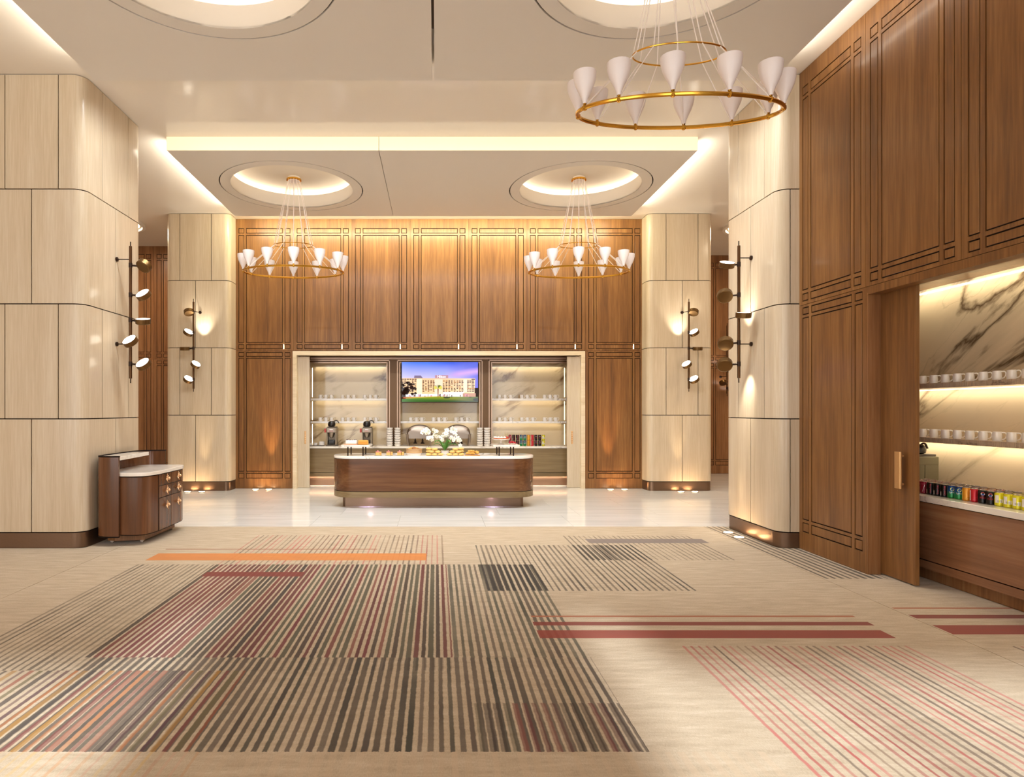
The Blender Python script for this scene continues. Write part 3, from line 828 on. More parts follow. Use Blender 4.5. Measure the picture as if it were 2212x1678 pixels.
p = PIC()
p.poly([(0, .18), (.955, .18), (.965, .59), (0, .60)], [srgb('#f0c890'), srgb('#f4d4a4'), srgb('#f2c49c'), srgb('#eec092')], 1)
p.rect(.195, .265, .2, .58, '#fbe6c4', 2); p.rect(.43, .535, .2, .57, '#f8dcc0', 2); p.rect(.81, .855, .25, .57, '#fadcc0', 2)
rr = random.Random(3)
for row in range(8):
    y = .525 - row * .0372
    for x0 in [.0, .033, .066, .1, .134, .167] + [.272 + .034 * k for k in range(5)] + [.54 + .036 * k for k in range(5)] + [.72 + .032 * k for k in range(3)] + [.858, .886, .916]:
        if rr.random() < .1: continue
        w = .026 if x0 != .916 else .042
        p.rect(x0, x0 + w * (.6 + .4 * rr.random()), y - .012, y + .012, rr.choice(['#5a3426', '#40241c', '#6a4028', '#a8703c', '#4a2c22']), 2)
for x0 in (.0, .033, .066, .1, .134, .167): p.rect(x0, x0 + .026, .56, .58, '#3a1c14', 2)
p.rect(.915, .96, .555, .58, '#2a1410', 2)
p.poly([(.16, .598), (.275, .598), (.25, .665), (.165, .665)], srgb('#7a6a86'), 2)
p.rect(.435, .61, .598, .67, '#b98a94', 2)
# ground floor, canopy, lawn, trees
p.rect(0.05, .54, .13, .2, '#f2ecf0', 2); p.rect(.54, .82, .13, .25, '#fbf2ea', 2); p.rect(.8, .97, .13, .22, '#c08a70', 2)
for k in range(30):
    x0 = .06 + rr.random() * .88; p.rect(x0, x0 + .012, .135, .15 + rr.random() * .05, rr.choice(['#8a7468', '#5c4638', '#c8b4b0', '#d8889a']), 3)
p.poly([(0, 0), (1, 0), (1, .13), (.5, .135), (.2, .1), (0, .07)], [srgb('#2f5a14'), srgb('#101f08'), srgb('#3d5a10'), srgb('#9aa012'), srgb('#6a8a18'), srgb('#3a7a20')], 3)
p.poly([(0, .07), (.2, .1), (.5, .135), (.5, .145), (0, .12)], [srgb('#8a4a20'), srgb('#c8b040'), srgb('#d8b840'), srgb('#e0c060'), srgb('#b06020')], 4)
for cx, cy, rx, ry, c in ((.59, .108, .045, .02, '#2c3a10'), (.65, .125, .03, .008, '#3a4a10'), (.9, .12, .02, .012, '#2a3410'), (.985, .06, .05, .04, '#0a1406')):
    p.poly([(min(1, cx + rx * math.cos(a * PI / 6)), cy + ry * math.sin(a * PI / 6)) for a in range(12)], srgb(c), 4)
for k in range(46):
    cx = abs(rr.gauss(.06, .07)); cy = .2 + rr.random() * .29; s = .012 + rr.random() * .02
    if cx > .2: continue
    p.poly([(max(0, cx + s * rr.uniform(.6, 1.3) * math.cos(a * PI / 4)), cy + s * 1.3 * rr.uniform(.6, 1.3) * math.sin(a * PI / 4)) for a in range(8)], srgb(rr.choice(['#1c120c', '#2a1a12', '#33201a'])), 4)
p.rect(0, .05, .07, .3, '#2a1512', 4); p.rect(.02, .05, .09, .12, '#b04a18', 5)
p.poly([(.47, .11), (.48, .11), (.484, .34), (.468, .34)], [srgb('#a8743c'), srgb('#8a5a30'), srgb('#7a4424'), srgb('#8a5430')], 5)
for k in range(13):
    a = PI * (-.18 + 1.36 * k / 12); ca, sa = math.cos(a), math.sin(a)
    p.poly([(.476, .345), (.476 + .035 * ca - .006 * sa, .365 + .05 * sa + .012), (.476 + .066 * ca, .35 + .085 * sa), (.476 + .035 * ca + .006 * sa, .345 + .05 * sa)], srgb('#d8cc58' if sa < .75 else '#5c6a20'), 6)
pic = p.done('picture', tv)
vs, fs = text_mesh('Hilton', .075)
p = PIC()
b0 = 0
for f_ in fs: p.poly([(.522 + vs[i][0] / TW, .634 + vs[i][1] / TH) for i in f_], (1.6, 1.6, 1.6, 1), 7)
p.done('sign_lettering', tv)

# ------------------------------------------------------------------ mugs
def mug_mesh(hi=True):
    t = MB(); n = 20 if hi else 10
    t.lathe([(.001, .004), (.036, .004), (.042, .0), (.045, .012), (.046, .05), (.042, .088), (.0385, .089), (.041, .05), (.040, .012), (.001, .010)], n)
    body = t.mesh('cup', M['ceramic'], smooth=True)
    h = MB(); h.tube(smooth_path([(.043, 0, .080), (.070, 0, .080), (.084, 0, .062), (.078, 0, .036), (.062, 0, .02), (.044, 0, .016)], 3 if hi else 2), .0065, 8 if hi else 5)
    return body, h.mesh('handle', M['ceramic'], smooth=True)
def mug_proto(hi):
    bm_, hm = mug_mesh(hi)
    def make(loc, rz, label, group):
        t = thing('mug', label, 'mug', loc, rz, group)
        t.scale = (.80, .80, .96) if hi else (.88, .88, .95)
        link(bpy.data.objects.new('cup', bm_), t); link(bpy.data.objects.new('handle', hm), t); return t
    return make
mk = mug_proto(False)
MX = {0: [[645 + 44 + k for k in q] for q in ((3, 15, 27), (52, 64, 76), (98, 110, 122))], }
for bi, cols in enumerate(([692, 704, 716, 740, 752, 764, 788, 800, 812], [887, 899, 911, 936, 948, 960, 985, 997, 1009], [1079, 1091, 1103, 1127, 1139, 1151, 1176, 1188, 1200])):
    side = 'left centre right'.split()[bi]
    for si in (0, 1):
        if bi == 1 and si == 1: continue
        for k, px in enumerate(cols):
            mk(((px - 942) * 14.0 / 1352, 13.99, SHZ[si] + .045), random.uniform(-.6, .2), '%s mug from left on %s shelf, %s bay of the far bar' % (ORD[k], ('lower', 'upper')[si], side),
               'white mugs on the far bar shelves')

# ------------------------------------------------------------------ coffee machines
def machine(loc, rz, label, body, s=1.0, group=None):
    t = thing('coffee_machine', label, 'coffee machine', loc, rz, group); t.scale = (s, s, s)
    b = MB(); b.box(-.11, .12, -.13, .16, 0, .035); b.build('base_tray', M['darkgrey'], t, bevel=.008)
    b = MB(); b.box(-.10, .115, .0, .16, .035, .40); b.box(-.10, -.075, -.11, .0, .035, .30); b.box(.085, .115, -.11, .0, .035, .30); b.build('body', body, t, bevel=.008)
    b = MB(); b.box(-.105, .12, -.125, .16, .295, .40); b.build('head', body, t, bevel=.012)
    b = MB(); b.box(-.08, .10, -.11, .14, .40, .425); b.build('lid_plate', M['darkgrey'], t, bevel=.004)
    b = MB(); b.box(-.074, .084, -.118, -.04, .036, .14); b.build('brew_opening', M['black'], t, bevel=.03)
    b = MB(); b.lathe([(.03, .19), (.04, .2), (.065, .295)], 14, (0.0, -.07, 0)); b.build('funnel', M['steel'], t, smooth=True)
    b = MB(); b.box(-.075, .075, -.128, -.122, .31, .385); d = b.build('display', M['steel'], t)
    b = MB(); b.box(-.03, .04, -.131, -.127, .355, .372); b.build('label_strip', M['white'], d)
    for x in (-.03, .0, .03):
        b = MB(); b.lathe([(.009, 0), (.009, .006)], 10, (x, -.128, .33), axis=(0, -1, 0)); b.build('button', M['red'], d, smooth=True)
    b = MB(); b.box(-.145, -.105, -.12, -.06, .30, .385); b.build('side_badge', M['red'], t, bevel=.004)
    b = MB(); b.lathe([(.05, .425), (.078, .44), (.085, .48), (.07, .525), (.045, .54), (.04, .545)], 20, (-.005, .0, 0)); b.build('jug', M['black'], t, smooth=True)
    b = MB(); b.tube(smooth_path([(.03, 0, .53), (.08, 0, .555), (.12, 0, .55), (.155, 0, .50)], 4), .012, 8, rs=None); b.build('lever', M['darkgrey'], t, smooth=True)
    return t
M['red'] = mat('red_plastic', '#b5332c', 0.35)
M['machine_grey'] = mat('machine_grey', '#8c7c68', 0.38, 0.3)
M['machine_olive'] = mat('machine_olive', '#746a50', 0.4, 0.1)
k8 = 13.70 / 1352
machine(((717 - 942) * k8, 13.70, CT), 0, 'grey coffee machine on the far bar, left of the two there', M['machine_grey'], 1.0)
machine(((793 - 942) * k8, 13.70, CT), 0, 'grey coffee machine on the far bar, right of the two and nearer the screen', M['machine_grey'], 1.0)

# white bowls in stacks
b = MB(); b.lathe([(.05, 0), (.062, .004), (.072, .046), (.069, .046), (.058, .008), (.001, .008)], 18)
bowl_me = b.mesh('bowl', M['ceramic'], smooth=True)
names = ['outer left', 'inner left', 'inner right', 'outer right']
for si, px in enumerate((841.5, 858.5, 1037, 1052.5)):
    for k in range(8):
        o = bpy.data.objects.new('bowl', bowl_me); link(o); o.location = ((px - 942) * 13.62 / 1352, 13.66, CT + .0505 * k)
        tag(o, 'white bowl, %s from the bottom in the %s stack on the far bar' % (ORD[k], names[si]), 'bowl', 'white bowls stacked on the far bar')
# small white pots on a dark tray at the left end
b = MB(); b.box(-.30, .13, -.11, .11, 0, .012); o = b.build('serving_tray', M['darkgrey'], loc=((686 - 942) * 13.75 / 1352, 13.75, CT), bevel=.004); tag(o, 'flat dark tray with white pots left of the coffee machines', 'tray')
for k, (px, w, h) in enumerate(((671, .042, .05), (682, .042, .055), (695, .062, .085))):
    b = MB(); b.lathe([(w * .8, 0), (w, .006), (w * 1.05, h), (w * .95, h), (w * .9, .01), (.001, .01)], 16)
    o = b.build('sugar_pot', M['ceramic'], smooth=True, loc=((px - 942) * 13.74 / 1352, 13.73, CT + .012))
    tag(o, ('small white pot nearest the pale door on the dark tray', 'small white pot in the middle of the dark tray', 'larger white pot beside the left coffee machine')[k], 'pot')

# chafing dishes
def chafing(px, label):
    t = thing('chafing_dish', label, 'chafing dish', ((px - 942) * 13.78 / 1352, 13.80, CT))
    b = MB(); prof = []
    W, D, z0 = .27, .19, .17
    nu, nv = 24, 10; vs = []; fs = []
    for i in range(nu + 1):
        a = PI * i / nu
        for j in range(nv + 1):
            v = -1 + 2 * j / nv; e = (1 - v ** 4) ** .5 if abs(v) < 1 else 0
            vs.append((-W * math.cos(a) * (0.9 + .1 * e), v * D, z0 + .09 + .21 * (max(0, math.sin(a)) ** .75) * (.55 + .45 * e)))
    for i in range(nu):
        for j in range(nv): fs.append([i * (nv + 1) + j, i * (nv + 1) + j + 1, (i + 1) * (nv + 1) + j + 1, (i + 1) * (nv + 1) + j])
    fs.append([i * (nv + 1) for i in range(nu + 1)]); fs.append([i * (nv + 1) + nv for i in range(nu + 1)][::-1])
    b.add(vs, fs); b.build('lid', M['steel'], t, smooth=True)
    b = MB(); b.prism(rrect(-W + .01, W - .01, -D, D, .05, 5), z0 - .005, z0 + .09); b.build('pan', M['steel'], t, smooth=True)
    for sx in (-1, 1):
        for sy in (-1, 1):
            b = MB(); b.tube([(sx * (W - .02), sy * (D - .02), z0 + .09), (sx * (W - .01), sy * (D - .02), z0 - .02), (sx * (W - .04), sy * (D - .03), .006)], .022, 8, rs=[.03, .026, .016]); b.build('leg', M['steel'], t, smooth=True)
        b = MB(); b.tube([(sx * W, -.07, z0 + .1), (sx * (W + .035), -.07, z0 + .1), (sx * (W + .035), .07, z0 + .1), (sx * W, .07, z0 + .1)], .012, 6); b.build('handle', M['steel'], t, smooth=True)
    for sx in (-.09, .07):
        b = MB(); b.lathe([(.045, .0), (.045, .012), (.022, .03), (.02, .075), (.03, .08)], 14, (sx, -.03, .05)); b.lathe([(.012, .1), (.012, .165)], 8, (sx, -.03, 0.0)); b.build('burner', M['black_metal'], t, smooth=True)
    return t
chafing(906, 'steel roll top chafing dish left of the white orchid')
chafing(989, 'steel roll top chafing dish right of the white orchid')

# ------------------------------------------------------------------ cans
def wrap(vs, r, ang): return [((r + .0005) * math.cos(ang + x / r), (r + .0005) * math.sin(ang + x / r), z) for x, z, _ in [(v[0], v[1], 0) for v in vs]]
CR, CH = .034, .122
def can_kind(body, deco, lo=False):
    """deco = list of ('patch', colour, a0, a1, z0, z1) / ('text', colour, string, size, z, vertical) / ('disc', colour, z, r, dx)"""
    n = 14 if lo else 20
    b = MB(); b.lathe([(.027, .0), (CR, .008), (CR, .106), (.029, .116)], n)
    out = [('body', b.mesh('body', body, smooth=True))]
    b = MB(); b.lathe([(.029, .116), (.0295, .119), (.0275, CH), (.026, CH - .003), (.001, CH - .004)], n); b.tube([(-.012, 0, CH - .002), (.004, 0, CH - .001)], .004, 5)
    out.append(('lid', b.mesh('lid', M['steel'], smooth=True)))
    for d in deco:
        b = MB()
        if d[0] == 'patch':
            k = 6; R = CR + .0004 + .0002 * deco.index(d)
            for i in range(k):
                a, c = d[2] + (d[3] - d[2]) * i / k, d[2] + (d[3] - d[2]) * (i + 1) / k
                sh = d[6] if len(d) > 6 else 0
                za, zc = sh * (i / k - .5), sh * ((i + 1) / k - .5)
                b.quad((R * math.cos(a), R * math.sin(a), d[4] + za), (R * math.cos(c), R * math.sin(c), d[4] + zc), (R * math.cos(c), R * math.sin(c), d[5] + zc), (R * math.cos(a), R * math.sin(a), d[5] + za))
            nm = 'label_band'
        elif d[0] == 'text':
            vs, fs = text_mesh(d[2], d[3]); R = CR + .0016
            if d[5]: vs = [(-v[1], v[0], 0) for v in vs]
            b.add([(R * math.cos(v[0] / R), R * math.sin(v[0] / R), d[4] + v[1]) for v in vs], fs); nm = 'lettering'
        else:
            R = CR + .0006 + .0003 * deco.index(d); pts = [(d[3] * math.cos(PI * i / 8) + d[4], d[2] + d[3] * math.sin(PI * i / 8)) for i in range(16)]
            if len(d) > 5: pts = [q for q in pts if (q[1] - d[2]) * d[5] >= -.001]
            b.add([(R * math.cos(q[0] / R), R * math.sin(q[0] / R), q[1]) for q in pts], [list(range(len(pts)))]); nm = 'emblem'
        out.append((nm, b.mesh(nm, d[1])))
    return out
def paint(nm, c): return mat('can_' + nm, c, 0.28, 0.25)
pw, pr, pb, pk, py_, pg = paint('white', '#f1ece6'), paint('red', '#c8202c'), paint('blue', '#1d3f96'), paint('black', '#15110f'), paint('yellow', '#dcd020'), paint('green', '#2f9a48')
t = NT('can_lime'); tc = t.n('ShaderNodeTexCoord'); sp = t.n('ShaderNodeSeparateXYZ'); t.l(tc.outputs['Object'], sp.inputs[0])
t.set(Base_Color=t.ramp(t.math('MULTIPLY', sp.outputs[2], 8.2), [(.1, '#1f8a3e'), (.35, '#2f8a5a'), (.6, '#23508a'), (.95, '#17356e')]), Roughness=.28, Metallic=.3)
pl = t.m
lemon = paint('lemon', '#dfe27a'); pcher = paint('cherry', '#8c1430'); porange = paint('orange', '#e39a2c'); ppink = paint('pink', '#d8707a')
KINDS = {
 'cherry': ('dark crimson can with a white stripe', can_kind(pcher, [('patch', pw, -.5, .1, .045, .058, .07), ('text', ppink, 'Coca-Cola', .013, .095, False)])),
 'black': ('black can with red script', can_kind(pk, [('text', pr, 'Coca-Cola', .020, .06, True), ('patch', pw, -1.05, -.85, .012, .05), ('patch', pr, -3.1, 3.1, .1065, .1075)])),
 'lime': ('blue and green can with white lettering', can_kind(pl, [('disc', lemon, .085, .016, .0), ('text', pw, 'Sprite', .022, .055, False)])),
 'orange': ('plain orange can', can_kind(porange, [('patch', lemon, -1.3, -1.0, .02, .1), ('text', lemon, '330 ml', .008, .022, False)])),
 'red': ('bright red can with a white side strip', can_kind(pr, [('patch', pw, -1.3, -.85, .014, .104), ('text', ppink, '330 ml', .009, .022, False)])),
 'cola': ('black can with red white blue disc', can_kind(pk, [('disc', pw, .086, .0145, 0), ('disc', pr, .087, .0135, 0, 1), ('disc', pb, .083, .011, 0, -1), ('text', pr, 'MAX', .020, .05, False), ('text', pr, 'PEPSI', .009, .066, False)])),
 'yellow': ('yellow can with a white printed panel', can_kind(py_, [('patch', pw, -.95, -.15, .03, .095), ('patch', pw, .1, .75, .03, .062), ('text', pk, '||||||', .02, .046, False)])),
}
def can(kind, loc, rz, label, group, lo=False):
    t = thing('drink_can', label, 'can', loc, rz, group)
    for nm, me in KINDS[kind][1][:2 if lo else None]: link(bpy.data.objects.new(nm, me), t)
    return t
# far bar: ten columns, two high
seq = ['cherry', 'black', 'black', 'lime', 'lime', 'orange', 'red', 'cola', 'cola', 'yellow']
for k, kd in enumerate(seq):
    px = 1102 + k * 8.0
    for lv in (0, 1):
        can(kd, ((px - 942) * 13.78 / 1352, 13.80, CT + CH * lv), -PI / 2, '%s, %s layer, %s column on far bar' % (KINDS[kd][0], ('bottom', 'top')[lv], ORD[k]), 'drink cans stacked two high on the far bar')

# ------------------------------------------------------------------ right hand recess
b = MB(); b.box(5.30, 5.42, 2.4, 7.25, 0, 3.05); structure('wall_niche_rear', b, M['marble_r'])
b = MB(); b.box(4.46, 5.30, 7.13, 7.25, 0, 2.95); structure('wall_niche_left', b, M['marble_r'])
b = MB(); b.box(4.46, 5.30, 2.4, 2.52, 0, 2.95); structure('wall_niche_right', b, M['marble_r'])
b = MB(); b.box(4.455, 5.30, 2.4, 7.25, 2.95, 3.05); structure('ceiling_niche', b, M['oak'])
strip_light('niche_lamp_top', (5.18, 2.6, 2.94), (5.18, 7.05, 2.94), (0.5, 0, -1), .03, 11, (1, .90, .66))
b = MB(); b.box(4.72, 5.29, 2.53, 7.12, .205, .755); rc = b.build('niche_cabinet', M['walnut_hy'], bevel=.003); tag(rc, 'brown horizontal grained cabinet below the marble top in the right recess', 'cabinet')
b = MB(); b.box(4.725, 5.29, 2.53, 7.12, .12, .195); b.build('lower_rail', M['walnut_hy'], rc)
b = MB(); b.box(4.80, 5.25, 2.55, 7.10, 0, .12); b.build('kickboard', M['oak_dark'], rc)
b = MB(); b.box(4.69, 5.295, 2.525, 7.125, .765, .82); tag(b.build('niche_worktop', M['marble_top'], bevel=.004), 'white marble worktop carrying drink cans in the right recess', 'worktop')
b = MB(); b.box(4.73, 5.29, 2.53, 7.12, .755, .765); b.build('shadow_gap', M['gap'], rc)
M['shelf_stone'] = marble('ribbed_shelf_stone', '#b9a08a', '#8a7462', 3, .3, .4)
for z, nm in ((1.87, 'upper'), (1.315, 'lower')):
    b = MB(); b.box(5.045, 5.298, 2.53, 7.12, z, z + .05)
    o = b.build('display_shelf', M['shelf_stone']); tag(o, '%s ribbed stone shelf lined with mugs in the right recess' % nm, 'shelf')
    r_ = MB()
    for i in range(230): r_.box(5.041, 5.046, 2.54 + i * .02, 2.552 + i * .02, z + .003, z + .047)
    q = r_.build('ribbing', M['shelf_stone'], o)
    strip_light('niche_lamp_' + nm, (5.22, 2.6, z - .006), (5.22, 7.05, z - .006), (0.45, 0, -1), .02, 6.5, (1, .90, .66))
mk2 = mug_proto(True)
n = 0
for z, nm in ((1.92, 'upper'), (1.365, 'lower')):
    for k in range(11):
        y = 6.585 - .1455 * k
        mk2((5.12, y, z), -1.12 + random.uniform(-.1, .1), '%s mug from the sliding door on the %s shelf in the right recess' % (ORD[k], nm), 'white mugs in the right recess')
machine((5.10, 6.62, .82), -PI / 2 - .06, 'olive coffee machine half hidden behind the brown sliding door', M['machine_olive'], .86)
fl = ['cherry', 'cherry', 'cherry', 'black', 'black', 'black', 'lime', 'lime', 'orange', 'red', 'cola', 'cola', 'yellow', 'yellow', 'yellow', 'yellow']
for row in range(3):
    for k, kd in enumerate(fl):
        y = 6.40 - .0835 * k; X_ = 4.86 + .088 * row; kd = fl[max(0, k - (row > 0) * 1)]
        a = math.atan2(-y, -X_) + random.uniform(-.12, .12)
        can(kd, (X_, y + .012 * row, .82), a, '%s, %s in %s row, right recess' % (KINDS[kd][0], ORD[k], ('front', 'middle', 'back')[row]), 'drink cans on the right recess worktop')
# sliding door
b = MB(); b.box(4.462, 4.50, 5.825, 6.95, .014, 2.93); d3 = structure('door_3', b, M['oak'], bevel=.003)
hb = MB(); yh = 5.98
hb.prism([(p[0] + 4.415, p[1] + yh) for p in rrect(-.016, .016, -.038, .038, .014, 4)], .90, 1.25); h = hb.build('handle', M['goldpull'], d3, smooth=True)
for z in (.94, 1.21):
    q = MB(); q.tube([(4.42, yh, z), (4.463, yh, z)], .012, 8); q.build('handle_post', M['goldpull'], h, smooth=True)
# ------------------------------------------------------------------ island
IX0, IX1, IY0, IY1 = -1.757, 1.672, 10.42, 11.27
ic = ((IX0 + IX1) / 2, (IY0 + IY1) / 2)
isl = thing('buffet_island', 'long rounded brown wood buffet island with marble top in mid hall', 'island counter', (ic[0], ic[1], 0))
hx, hy = (IX1 - IX0) / 2, (IY1 - IY0) / 2
b = MB(); b.prism(rrect(-hx + .015, hx - .015, -hy + .015, hy - .015, .38, 14), .20, .832); b.build('core', M['gap'], isl)
b = MB(); b.prism(rrect(-hx, hx, -hy, hy, .40, 14), .292, .826); b.build('body', M['walnut_h'], isl, smooth=True)
b = MB(); b.prism(rrect(-hx, hx, -hy, hy, .40, 14), .186, .282); b.build('lower_band', M['olive_h'], isl, smooth=True)
b = MB(); b.prism(rrect(-hx - .004, hx + .004, -hy - .004, hy + .004, .40, 14), .832, .875); b.build('marble_top', M['marble_top'], isl, smooth=True, bevel=.006)
b = MB(); b.prism(rrect(-hx + .15, hx - .17, -hy + .305, hy - .12, .06, 4), 0, .186); b.build('plinth', M['bronze_base'], isl, smooth=True)
IT = .875
for px in (795, 1065):
    spot('island_toe_lamp', ((px - 942) * 10.6 / 1352, 10.60, .182), (0, .8, -1), 4, 140, 1.0, (0.74, .62, 1.0), .04)
for tx in (-.7, .5): spot('island_fill_spot', (-.839, 10.9, 5.46), (tx + .839, -.05, -4.58), 150, 26, .9, (1, .97, .9), .02)  # two spots added in the ceiling slot to brighten the island top
# risers
def riser(x0, x1, y0, y1, label):
    cx, cy = (x0 + x1) / 2, (y0 + y1) / 2; w, d = (x1 - x0) / 2, (y1 - y0) / 2
    t = thing('serving_riser', label, 'riser', (cx, cy, IT))
    b = MB(); b.prism(rrect(-w, w, -d, d, .05, 5), .155, .183); b.build('slab', M['marble_top'], t, bevel=.004)
    for sx in (-.52, .52):
        for sy in (-.8, .8):
            b = MB(); b.lathe([(.011, 0), (.011, .155)], 8, (sx * w, sy * d, 0)); b.build('leg', M['black_metal'], t, smooth=True)
    return cx, cy, IT + .183
rl = riser(-1.60, -1.11, 10.47, 10.97, 'marble slab riser on black legs at the left end of the island')
rr_ = riser(.95, 1.41, 10.47, 10.97, 'marble slab riser on black legs at the right end of the island')
M['sponge'] = mat('sponge_cake', '#e0b064', 0.7, bump=(60, .5)); M['loaf'] = mat('orange_loaf', '#e08a2a', 0.5, bump=(50, .4)); M['cream'] = mat('white_cream', '#f4ece0', 0.5, bump=(30, .4))
M['choc'] = mat('chocolate_bits', '#5a3a3c', 0.5); M['pinkice'] = mat('pink_icing', '#d98a84', 0.45); M['crust'] = mat('golden_crust', '#dda84e', 0.5, bump=(40, .4)); M['crust2'] = mat('pale_crust', '#e6c070', 0.5, bump=(40, .4))
M['berry'] = mat('red_berries', '#b3202a', 0.3); M['apricot'] = mat('apricot_glaze', '#c8602c', 0.35); M['wicker'] = mat('rough_linen', '#c8a070', 0.8, bump=(90, .6)); M['board'] = wood('serving_board', '#a8703c', '#c08a50', '#d4a468', 'x', .5, 0)
M['bread'] = mat('bread_roll', '#a86c3c', 0.6, bump=(40, .4)); M['pick'] = mat('wooden_pick', '#d9bf86', 0.7); M['pinkplate'] = mat('terracotta_plate', '#d9936a', 0.4)
cx, cy, cz = rl
b = MB(); b.prism(rrect(-.115, .115, -.07, .07, .02, 4), 0, .014); o = b.build('serving_plate', M['pinkplate'], loc=(cx - .09, cy - .07, cz)); tag(o, 'flat terracotta plate under the white frosted cake on the left riser', 'plate')
t = thing('frosted_cake', 'white frosted log cake with dark sprinkles on the left riser', 'cake', (cx - .085, cy - .07, cz + .014))
b = MB(); b.prism(rrect(-.10, .10, -.055, .055, .03, 5), 0, .065, top=.94); b.build('cream', M['cream'], t, bevel=.012, smooth=True)
for k in range(16):
    q = MB(); q.ball((random.uniform(-.085, .085), random.uniform(-.045, .045), .068), .008, .008, .006, 6, 4); q.build('sprinkle', M['choc'], t, smooth=True)
t = thing('loaf_cake', 'bright orange loaf cake at the right of the left riser', 'cake', (cx + .115, cy - .07, cz))
b = MB(); b.prism(rrect(-.085, .09, -.055, .055, .025, 5), 0, .075, top=.95); b.build('loaf', M['crust'], t, bevel=.012, smooth=True)
b = MB(); b.prism(rrect(-.07, .075, -.059, -.050, .003, 2), .012, .058); b.build('cut_face', M['loaf'], t, bevel=.003)
b = MB(); b.prism(rrect(-.065, .07, -.04, .04, .015, 4), .072, .078); b.build('glaze', M['loaf'], t, bevel=.002)
# three cake slices
for k, px in enumerate((817, 840.5, 864.5)):
    X_ = (px - 942) * 10.55 / 1352
    b = MB(); b.lathe([(.001, .0), (.05, .0), (.08, .010), (.079, .013), (.05, .005), (.001, .005)], 20); o = b.build('dessert_plate', M['ceramic'], smooth=True, loc=(X_, 10.545, IT))
    tag(o, '%s white plate from the left holding a pink topped cake on the island' % ORD[k], 'plate', 'cake plates on the island')
    t = thing('cake_slice', '%s pink topped sponge cake from the left on the island' % ORD[k], 'cake', (X_, 10.545, IT + .0055), .25 - .3 * k)
    b = MB(); b.box(-.042, .022, -.035, .025, 0, .055); b.build('sponge', M['sponge'], t, bevel=.006)
    b = MB(); b.box(.026, .058, .0, .034, 0, .062); b.build('side_piece', M['sponge'], t, bevel=.008)
    b = MB(); b.box(-.043, .023, -.036, .026, .055, .068); b.build('icing', M['pinkice'], t, bevel=.006)
    b = MB(); b.ball((-.008, -.004, .075), .016, .014, .012, 8, 5); b.build('topping', M['pinkice'], t, smooth=True)
# bread basket
X_ = (894.5 - 942) * 10.62 / 1352
t = thing('bread_basket', 'round white bowl with a linen collar full of bread rolls', 'basket', (X_, 10.63, IT))
b = MB(); b.lathe([(.001, 0), (.115, 0), (.128, .045), (.12, .045), (.11, .01), (.001, .008)], 24); b.build('bowl', M['ceramic'], t, smooth=True)
b = MB(); b.lathe([(.122, .04), (.136, .05), (.132, .085), (.138, .1), (.142, .115), (.128, .118), (.12, .1), (.118, .05)], 24, cap=False); b.build('linen_collar', M['wicker'], t, smooth=True)
for k, (x, y, z, a, mt) in enumerate(((-.068, -.04, .115, .4, 'crust'), (.008, -.055, .118, -.3, 'bread'), (.07, -.03, .112, 1.4, 'bread'), (-.05, .04, .12, 1.9, 'bread'), (.03, .05, .12, .1, 'crust'), (.0, .0, .13, .9, 'bread'))):
    b = MB(); b.ball((0, 0, 0), .046, .022, .020, 10, 6); o = b.build('bread_roll', M[mt], smooth=True, loc=(X_ + x, 10.63 + y, IT + z)); o.rotation_euler = (0, -.35 if k == 0 else 0.1, a)
    tag(o, ('golden roll sticking up at the left of the bread basket', 'brown roll at the front of the bread basket', 'brown roll at the right of the bread basket', 'brown roll at the back left of the bread basket', 'golden roll at the back right of the bread basket', 'brown roll on top in the middle of the bread basket')[k], 'bread', 'rolls in the bread basket')
# eclair pyramids
b = MB(); b.ball((0, 0, 0), .052, .045, .024, 12, 8); ecl = b.mesh('eclair', M['crust2'], smooth=True)
for s, px in ((-1, 939), (1, 983.5)):
    side = 'left' if s < 0 else 'right'
    cx_ = (px - 942) * 10.6 / 1352
    lay = [(-.1, 0, 0), (0, 0, 0), (.1, 0, 0), (-.05, 0, 1), (.05, 0, 1), (0, 0, 2), (s * .1, .1, 0), (s * .1, .1, 1), (s * .1, .1, 2), (s * .0, .1, 1)]
    wh = ['bottom left front', 'bottom middle front', 'bottom right front', 'second layer left', 'second layer right', 'top front', 'bottom outer back', 'second layer outer back', 'top outer back', 'second layer inner back']
    for (x, y, l), w_ in zip(lay, wh):
        o = bpy.data.objects.new('eclair', ecl); link(o); o.location = (cx_ + x, 10.56 + y, IT + .024 + l * .044)
        tag(o, 'golden pastry, %s of the %s pile beside the orchid' % (w_, side), 'pastry', 'golden pastries piled beside the orchid')
